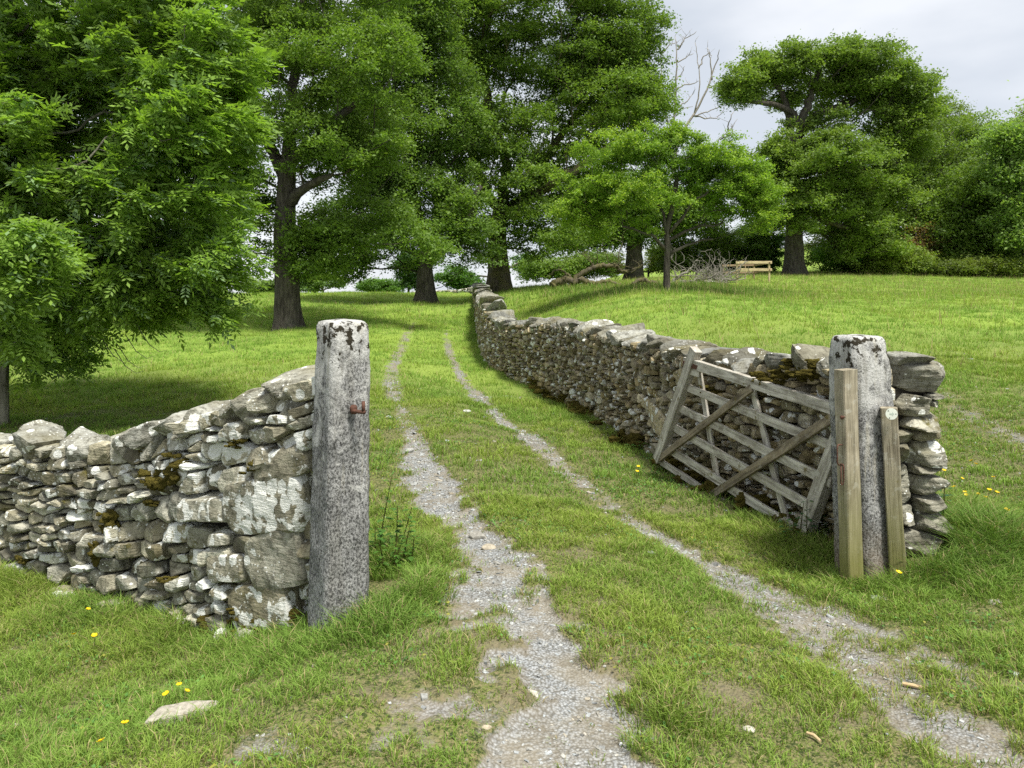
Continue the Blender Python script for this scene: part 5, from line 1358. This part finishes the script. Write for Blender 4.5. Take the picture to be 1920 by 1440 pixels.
# ---- stones on the track
def loose():
    r = np.random.default_rng(31)
    L = [(895,990,34,20,'flat grey-brown stone half sunk in the left rut, farther of a pair',.8,.5),(916,1016,28,14,'rounded tan stone in the left rut, nearer of a pair',.95,.9),(769,836,18,12,'pale stone at the top of the near gravel patch',1.2,.3),(776,893,14,8,'small pale stone lying left of the gravel in the left rut',1.1,.2),
         (1000,1296,22,13,'rounded cream stone in the middle of the nearest gravel',1.3,.6),(910,1357,18,16,'small orange-tan stone at the left edge of the nearest gravel',1.1,1.),(1405,1366,24,18,'angular cream stone in the grass between the ruts',1.4,.6),(846,913,10,8,'small brown stone on the grass edge above the gravel bend',.7,1.),
         (876,771,16,8,'pale stone in the grass between the ruts, far up the track',1.2,.3),(1648,1122,28,10,'flat whitish slab stone in the grass below the right gatepost',1.2,.1),(1502,1243,16,12,'small pale bluish stone in the grass right of centre',1.2,.0),(1562,1266,18,12,'pale blue-grey stone at the edge of the right rut',1.1,.0),
         (1905,1255,18,12,'white stone near the right edge of the picture',1.4,.0),(1216,738,22,10,'pale stone in the grass at the foot of the brown wall',1.,.5),(1335,1065,8,6,'tiny grey stone beside the right rut',1.,.3),(1050,1335,10,6,'small flat grey chip in the nearest gravel',.9,.2),(1868,1126,26,10,'flat tan stone in the grass at the right',.9,.6),
         (590,1243,12,8,'small bluish stone in the grass below the near wall',1.,.1),(200,1350,12,9,'small pale blue stone in the left foreground grass',1.1,.0),(32,1356,14,8,'small tan stone at the far left foreground',1.,.6),(1220,1040,14,7,'grey stone lying at the turn of the right rut',.9,.2),(1705,955,14,10,'whitish stone by the foot of the wall end',1.2,.1)]
    for i, (px, py, wp, hp, lb, tn, wm) in enumerate(L):
        g = ray_ground(px, py + hp * .4); g[2] = H(g[0], g[1])[0]; hx = wp / 2 * g[1] / FPX; hz = hp / 2 * g[1] / FPX
        V, Q = free_rock((hx, hx * .75, hz * .9), 700 + i, 9, 12, 14, .1 * hz, .5 / hz)
        mb = MB(); mb.add(g + V + np.array([0, 0, hz * .12]), Q, None, (min(tn, 1.3), wm, .3)); o = mb.build('loose_stone', M_LOOSE, None, g); tag(o, lb, 'stone', 'loose stones on the ground')
    # long flat bedrock slab in the left foreground
    g = ray_ground(345, 1345); g[2] = H(g[0], g[1])[0]
    V, Q = free_rock((.135, .055, .035), 801, 14, 10, 14, .006, 9); c, s_ = math.cos(.3), math.sin(.3); V = V @ np.array([[c, s_, 0], [-s_, c, 0], [0, 0, 1]])
    mb = MB(); mb.add(g + V + np.array([0, 0, .012]), Q, None, (.95, .7, .1)); tag(mb.build('embedded_rock', M_LOOSE, None, g), 'long flat grey-brown rock showing through the grass in the left foreground', 'rock')
    g = ray_ground(428, 1240); g[2] = H(g[0], g[1])[0]
    V, Q = free_rock((.05, .03, .02), 802, 9, 10, 14, .004, 9)
    mb = MB(); mb.add(g + V, Q, None, (.9, .5, .2)); tag(mb.build('embedded_rock', M_LOOSE, None, g), 'small flat rock in the grass just below the near wall', 'rock')
def loose_material():
    m = NT('loose_stone'); o = m.obj(); r = m.sep(m.col())
    c = m.mix(r[1], (.32, .345, .355), (.37, .325, .24)); n = m.noise(o, 45, 4, .65)
    c = m.mix(m.ramp(n, .3, .7), m.mix(1., c, (.6, .58, .55), 'MULTIPLY'), m.mix(1., c, (1.25, 1.25, 1.25), 'MULTIPLY'))
    vm = m.n('ShaderNodeVectorMath', operation='SCALE'); m.l(c, vm.inputs[0]); m.l(r[0], vm.inputs['Scale'])
    return m.end(m.principled(vm.outputs[0], .85, .25, m.bump(n, .6, .004)))
M_LOOSE = loose_material()
loose()

def chips():
    r = np.random.default_rng(55); Vt = []; 
    D, Q0 = cube_dirs(2)
    N = 150000
    u = r.random(N) ** .8; y = np.sqrt(2.2 ** 2 + u * (13.5 ** 2 - 2.2 ** 2)); x = (r.random(N) * 2 - 1) * (.72 * y + .3)
    rm = rutmask(x, y); k = r.random(N) < np.clip((rm - .28) * 1.5, 0, 1) + .012; k &= ~blocked(x, y); x, y, rm = x[k], y[k], rm[k]; N = len(x)
    z = H(x, y); s = (.0042 + .0055 * r.random(N) ** 3) * np.clip(.75 + y * .06, .8, 1.6) * (1 + 1.0 * (r.random(N) < .03))
    A = r.normal(size=(N, 3, 3)); U = A[:, 0]; U[:, 2] *= .18; U /= np.linalg.norm(U, axis=1)[:, None]
    W = np.cross(U, np.array([0, 0, 1.]) + A[:, 1] * .22); W /= np.linalg.norm(W, axis=1)[:, None]; Nn = np.cross(W, U)
    sc3 = s[:, None] * np.column_stack([.9 + .7 * r.random(N), .6 + .5 * r.random(N), .18 + .3 * r.random(N)])
    P8 = D[None] * (1 + r.uniform(-.32, .32, (N, len(D), 3)))
    V = np.column_stack([x, y, z + s * .1])[:, None] + P8[:, :, :1] * U[:, None] * sc3[:, None, :1] + P8[:, :, 1:2] * W[:, None] * sc3[:, None, 1:2] + P8[:, :, 2:] * Nn[:, None] * sc3[:, None, 2:]
    m_ = len(D); Q = (Q0[None] + (np.arange(N) * m_)[:, None, None]).reshape(-1, 4)
    tone = np.clip(r.normal(.9, .22, N), .4, 1.5); warm = np.clip(r.beta(.8, 2.6, N), 0, 1)
    C = np.repeat(np.column_stack([tone, warm, np.full(N, .3)]), m_, 0)
    mb = MB(); mb.add(V.reshape(-1, 3), Q, None, C); o = mb.build('gravel', M_LOOSE); tag(o, 'loose grey slate gravel in the wheel ruts', 'gravel', kind='stuff')
chips()

# ---- plants
def leafy_stem(mb_s, mb_l, base, top, n, L, r, cl, serr=.34, droop=.3, r0=.0055):
    base = np.asarray(base); top = np.asarray(top); m_ = (base + top) / 2 + r.normal(0, .015, 3)
    pts = np.array([base, m_, top]); t = np.linspace(0, 2, 9); pp = np.column_stack([np.interp(t, [0, 1, 2], pts[:, k]) for k in range(3)]); tube(mb_s, pp, np.linspace(r0, r0 * .4, 9), 5, C=(.10, .09, .03))
    for k in range(n):
        f = (k + .7) / n; p = base + (top - base) * f; a = k * 2.4 + r.random()
        for s_ in (0, math.pi):
            dv = np.array([math.cos(a + s_), math.sin(a + s_), .25 - droop * r.random()]); dv /= np.linalg.norm(dv); l = L * (1.1 - .55 * f) * (.8 + .4 * r.random())
            w_ = np.cross(dv, [0, 0, 1.]); w_ /= np.linalg.norm(w_); q = p + dv * .01
            V = np.array([q, q + dv * l * .35 + w_ * l * serr, q + dv * l * .75 + w_ * l * serr * .6 - [0, 0, l * .05], q + dv * l - [0, 0, l * .18], q + dv * l * .75 - w_ * l * serr * .6 - [0, 0, l * .05], q + dv * l * .35 - w_ * l * serr, q + dv * l * .55 - [0, 0, l * .07]])
            mb_l.add(V, None, [[0, 1, 6], [1, 2, 6], [2, 3, 6], [3, 4, 6], [4, 5, 6], [5, 0, 6]], np.array(cl) * (.75 + .5 * r.random()))
def weeds():
    r = np.random.default_rng(66)
    def plant(name, label, cat, px, py, stems, cl, L=.05, n=7, group=None, seed=0):
        g = ray_ground(px, py); g[2] = H(g[0], g[1])[0]; root = thing(name, label, cat, g, group); ms, ml = MB(), MB()
        for dx, dy, hh, lx in stems:
            b = g + np.array([dx, dy, -.01]); b[2] = H(b[0], b[1])[0] - .01; leafy_stem(ms, ml, b, b + np.array([lx, r.normal(0, .02), hh]), n, L, r, cl)
        ms.build('stems', M_LEAF, root); ml.build('leaves', M_LEAF, root)
    NG = 'weeds growing at the posts'
    plant('nettle', 'tall thin reddish-stemmed weed beside the right foot of the pale gatepost', 'plant', 707, 1052, [(0, 0, .55, .09), (.07, .02, .36, .06), (.02, -.03, .25, -.02), (.12, .02, .34, .10)], (.08, .18, .035), .075, 9, NG)
    plant('nettle', 'low leafy weed cluster at the foot of the pale gatepost', 'plant', 735, 1075, [(0, 0, .22, .03), (.05, .04, .26, .05), (-.04, 0, .2, -.03), (.03, -.05, .16, .02), (.09, 0, .2, .04)], (.09, .20, .03), .06, 6, NG)
    plant('nettle', 'dark nettles growing through the low end of the leaning gate', 'plant', 1540, 1042, [(k * .05 - .18, .04 * (k % 3) + .12, .20 + .05 * (k % 4), .03 * ((k % 3) - 1)) for k in range(9)], (.045, .125, .035), .06, 6, NG)
    plant('nettle', 'nettle clump between the right timber post and the wall end', 'plant', 1730, 1020, [(k * .045 - .16, .05 * (k % 3), .26 + .05 * (k % 4), .03 * ((k % 3) - 1)) for k in range(9)], (.05, .12, .05), .06, 7, NG)
    plant('broad_leaf_weed', 'small broad-leaved weed in the grass at the left foot of the leaning gate', 'plant', 1205, 850, [(k * .05 - .1, .02 * k, .10 + .03 * (k % 2), .05 * ((k % 3) - 1)) for k in range(5)], (.09, .21, .04), .075, 3)
    plant('broad_leaf_weed', 'tiny leafy sprig growing right against the base of the pale gatepost', 'plant', 625, 1152, [(0, -.02, .12, .01), (.03, -.02, .09, .02)], (.09, .20, .04), .035, 4)
weeds()

def buttercups():
    spots = [(155,1162),(140,1212),(175,1213),(338,1305),(335,1313),(328,1322),(233,1400),(203,1432),(1196,878),(1190,893),(1672,1096),
             (1800,923),(1808,925),(1815,930),(1830,925),(1836,937),(1852,930),(1860,932),(1840,944),(1795,900),(1826,876),(1832,872),(1872,975),(1878,982),(1880,1012),(1886,1016),(1753,972),(1765,890),(1868,908)]
    r = np.random.default_rng(12)
    g0 = np.zeros(3)
    mbs, mbp = MB(), MB(); tube(mbs, [(0, 0, 0), (.004, .002, .05), (.002, 0, .09)], [.0016, .0014, .001], 5, C=(.12, .22, .04))
    for k in range(5):
        a = k * 2 * math.pi / 5; c, s_ = math.cos(a), math.sin(a); t = np.array([-s_, c, 0]); o_ = np.array([c, s_, .55]); q = np.array([.002, 0, .09])
        V = np.array([q, q + o_ * .007 + t * .0075, q + o_ * .0125 + t * .004, q + o_ * .0125 - t * .004, q + o_ * .007 - t * .0075]); mbp.add(V, [[0, 1, 2, 3]], [[0, 3, 4]], (.85, .60, .01))
    root = thing('buttercup', 'x', 'flower', (0, 0, 0)); stem = mbs.build('stem', M_LEAF, root); pet = mbp.build('petals', M_PETAL, root)
    where = lambda px, py: ('in the grass below the near wall' if px < 250 and py < 1250 else 'beside the flat rock in the left foreground' if px < 400 and py < 1340 else 'at the bottom left foreground' if px < 400 else 'by the left foot of the leaning gate' if px < 1300 else 'right below the grey gatepost' if px < 1700 else 'in the grass right of the wall end')
    for i, (px, py) in enumerate(spots):
        g = ray_ground(px, py + 14); g[2] = H(g[0], g[1])[0]
        if i == 0: o = root
        else:
            o = root.copy(); COL.objects.link(o)
            for ch in (stem, pet):
                c = ch.copy(); c.parent = o; COL.objects.link(c)
        o.location = g; o.rotation_euler = (r.normal(0, .15) + .25, r.normal(0, .15), r.random() * 6)
        sc_ = (.8 + .35 * r.random()) * (1. if g[1] < 4 else 1.25); o.scale = (sc_,) * 3
        o['label'] = 'yellow buttercup flower ' + where(px, py); o['group'] = 'buttercups ' + where(px, py)
buttercups()

def small_bits():
    g = ray_ground(1712, 1288); g[2] = H(g[0], g[1])[0]
    mb = MB(); tube(mb, [g + np.array([-.035, .02, .012]), g + np.array([0, .0, .014]), g + np.array([.04, -.02, .012])], [.007, .008, .0065], 8); tag(mb.build('stick', M_STRAW, None, g), 'short pale tan stick lying on the right rut', 'stick')
    g = ray_ground(1528, 1395); g[2] = H(g[0], g[1])[0]
    mb = MB(); tube(mb, [g + np.array([-.02, .03, .014]), g + np.array([.0, .01, .016]), g + np.array([.012, -.02, .012])], [.005, .006, .005], 8); tag(mb.build('stick', M_STRAW, None, g), 'stubby broken stick in the foreground grass', 'stick')
    r = np.random.default_rng(19)
    for px, py, lb in [(1340,1185,'brown dead leaf'),(1475,1235,'brown'),(1730,1225,'brown')]: pass
small_bits()

# ---- grass itself
def grass():
    mb = MB(); 
    mb.add(*blades(46000, 13, 1.5, 6.0, .046, .0034, .036, 1, True, .85, straw=.10))
    mb.add(*blades(33000, 9, 5.5, 13., .050, .0066, .055, 2, True, .7, straw=.06))
    o = mb.build('grass', M_GRASS); tag(o, 'short trodden grass on and beside the track', 'grass', kind='stuff')
    # clover and plantain leaves among the short grass
    mb = MB(); r = np.random.default_rng(15); N = 60000
    y = np.sqrt(2.2 ** 2 + r.random(N) * (10 ** 2 - 2.2 ** 2)); x = (r.random(N) * 2 - 1) * (.72 * y + .5)
    k = (fbm(np.column_stack([x, y]) * 1.7, 61, 3) > .12) & (rutmask(x, y) < .3) & ~blocked(x, y); x, y = x[k], y[k]
    z = H(x, y) + .012 + .022 * r.random(len(x)); V, Q = leaf_quads(np.column_stack([x, y, z]), r, .016, flat=1.6, asp=.8)
    c = np.array([.10, .215, .05]) * (.6 + .8 * r.random((len(x), 1))); yl = r.random((len(x), 1)) < .12; c = np.where(yl, np.array([.30, .30, .06]), c)
    mb.add(V, Q, None, np.repeat(c, 4, 0)); o = mb.build('clover', M_GRASS); tag(o, 'low clover leaves spread through the grass', 'clover', kind='stuff')
    # rank tufts round posts and wall feet
    mb = MB(); r = np.random.default_rng(5)
    mb.add(*blades(40000, 7, 2.6, 7.0, .02, .0045, .04, 3, True, .55, dens=lambda x, y: np.clip(rank(x, y) / .06, 0, 1) ** 1.5, straw=.05))
    o = mb.build('rank_grass', M_GRASS); tag(o, 'long dark grass round the posts and wall feet', 'grass', kind='stuff')
    mb = MB()
    mb.add(*blades(58000, 6, 11.0, 30., .075, .013, .10, 4, False, .5, power=1.3, straw=.08, bright=1.1))
    mb.add(*blades(60000, 5, 24.0, 60., .12, .022, .22, 6, False, .4, power=1.2, straw=.12, bright=1.15))
    # thin pale seed stalks in the open fields
    mb.add(*blades(26000, 2, 8.0, 55., .25, .012, .15, 7, False, .25, power=1.2, dens=lambda x, y: (np.clip((np.abs(x + .6) - 1.5) / 3, 0, 1) * (x > 1) * np.clip((y - 9) / 20, .05, 1)), straw=.75, bright=.95))
    o = mb.build('meadow_grass', M_GRASS); tag(o, 'longer meadow grass over the fields on both sides', 'grass', kind='stuff')
grass()
print('done', time.time() - T0, 'polys', sum(len(o.data.polygons) for o in sc.objects if o.type == 'MESH'))
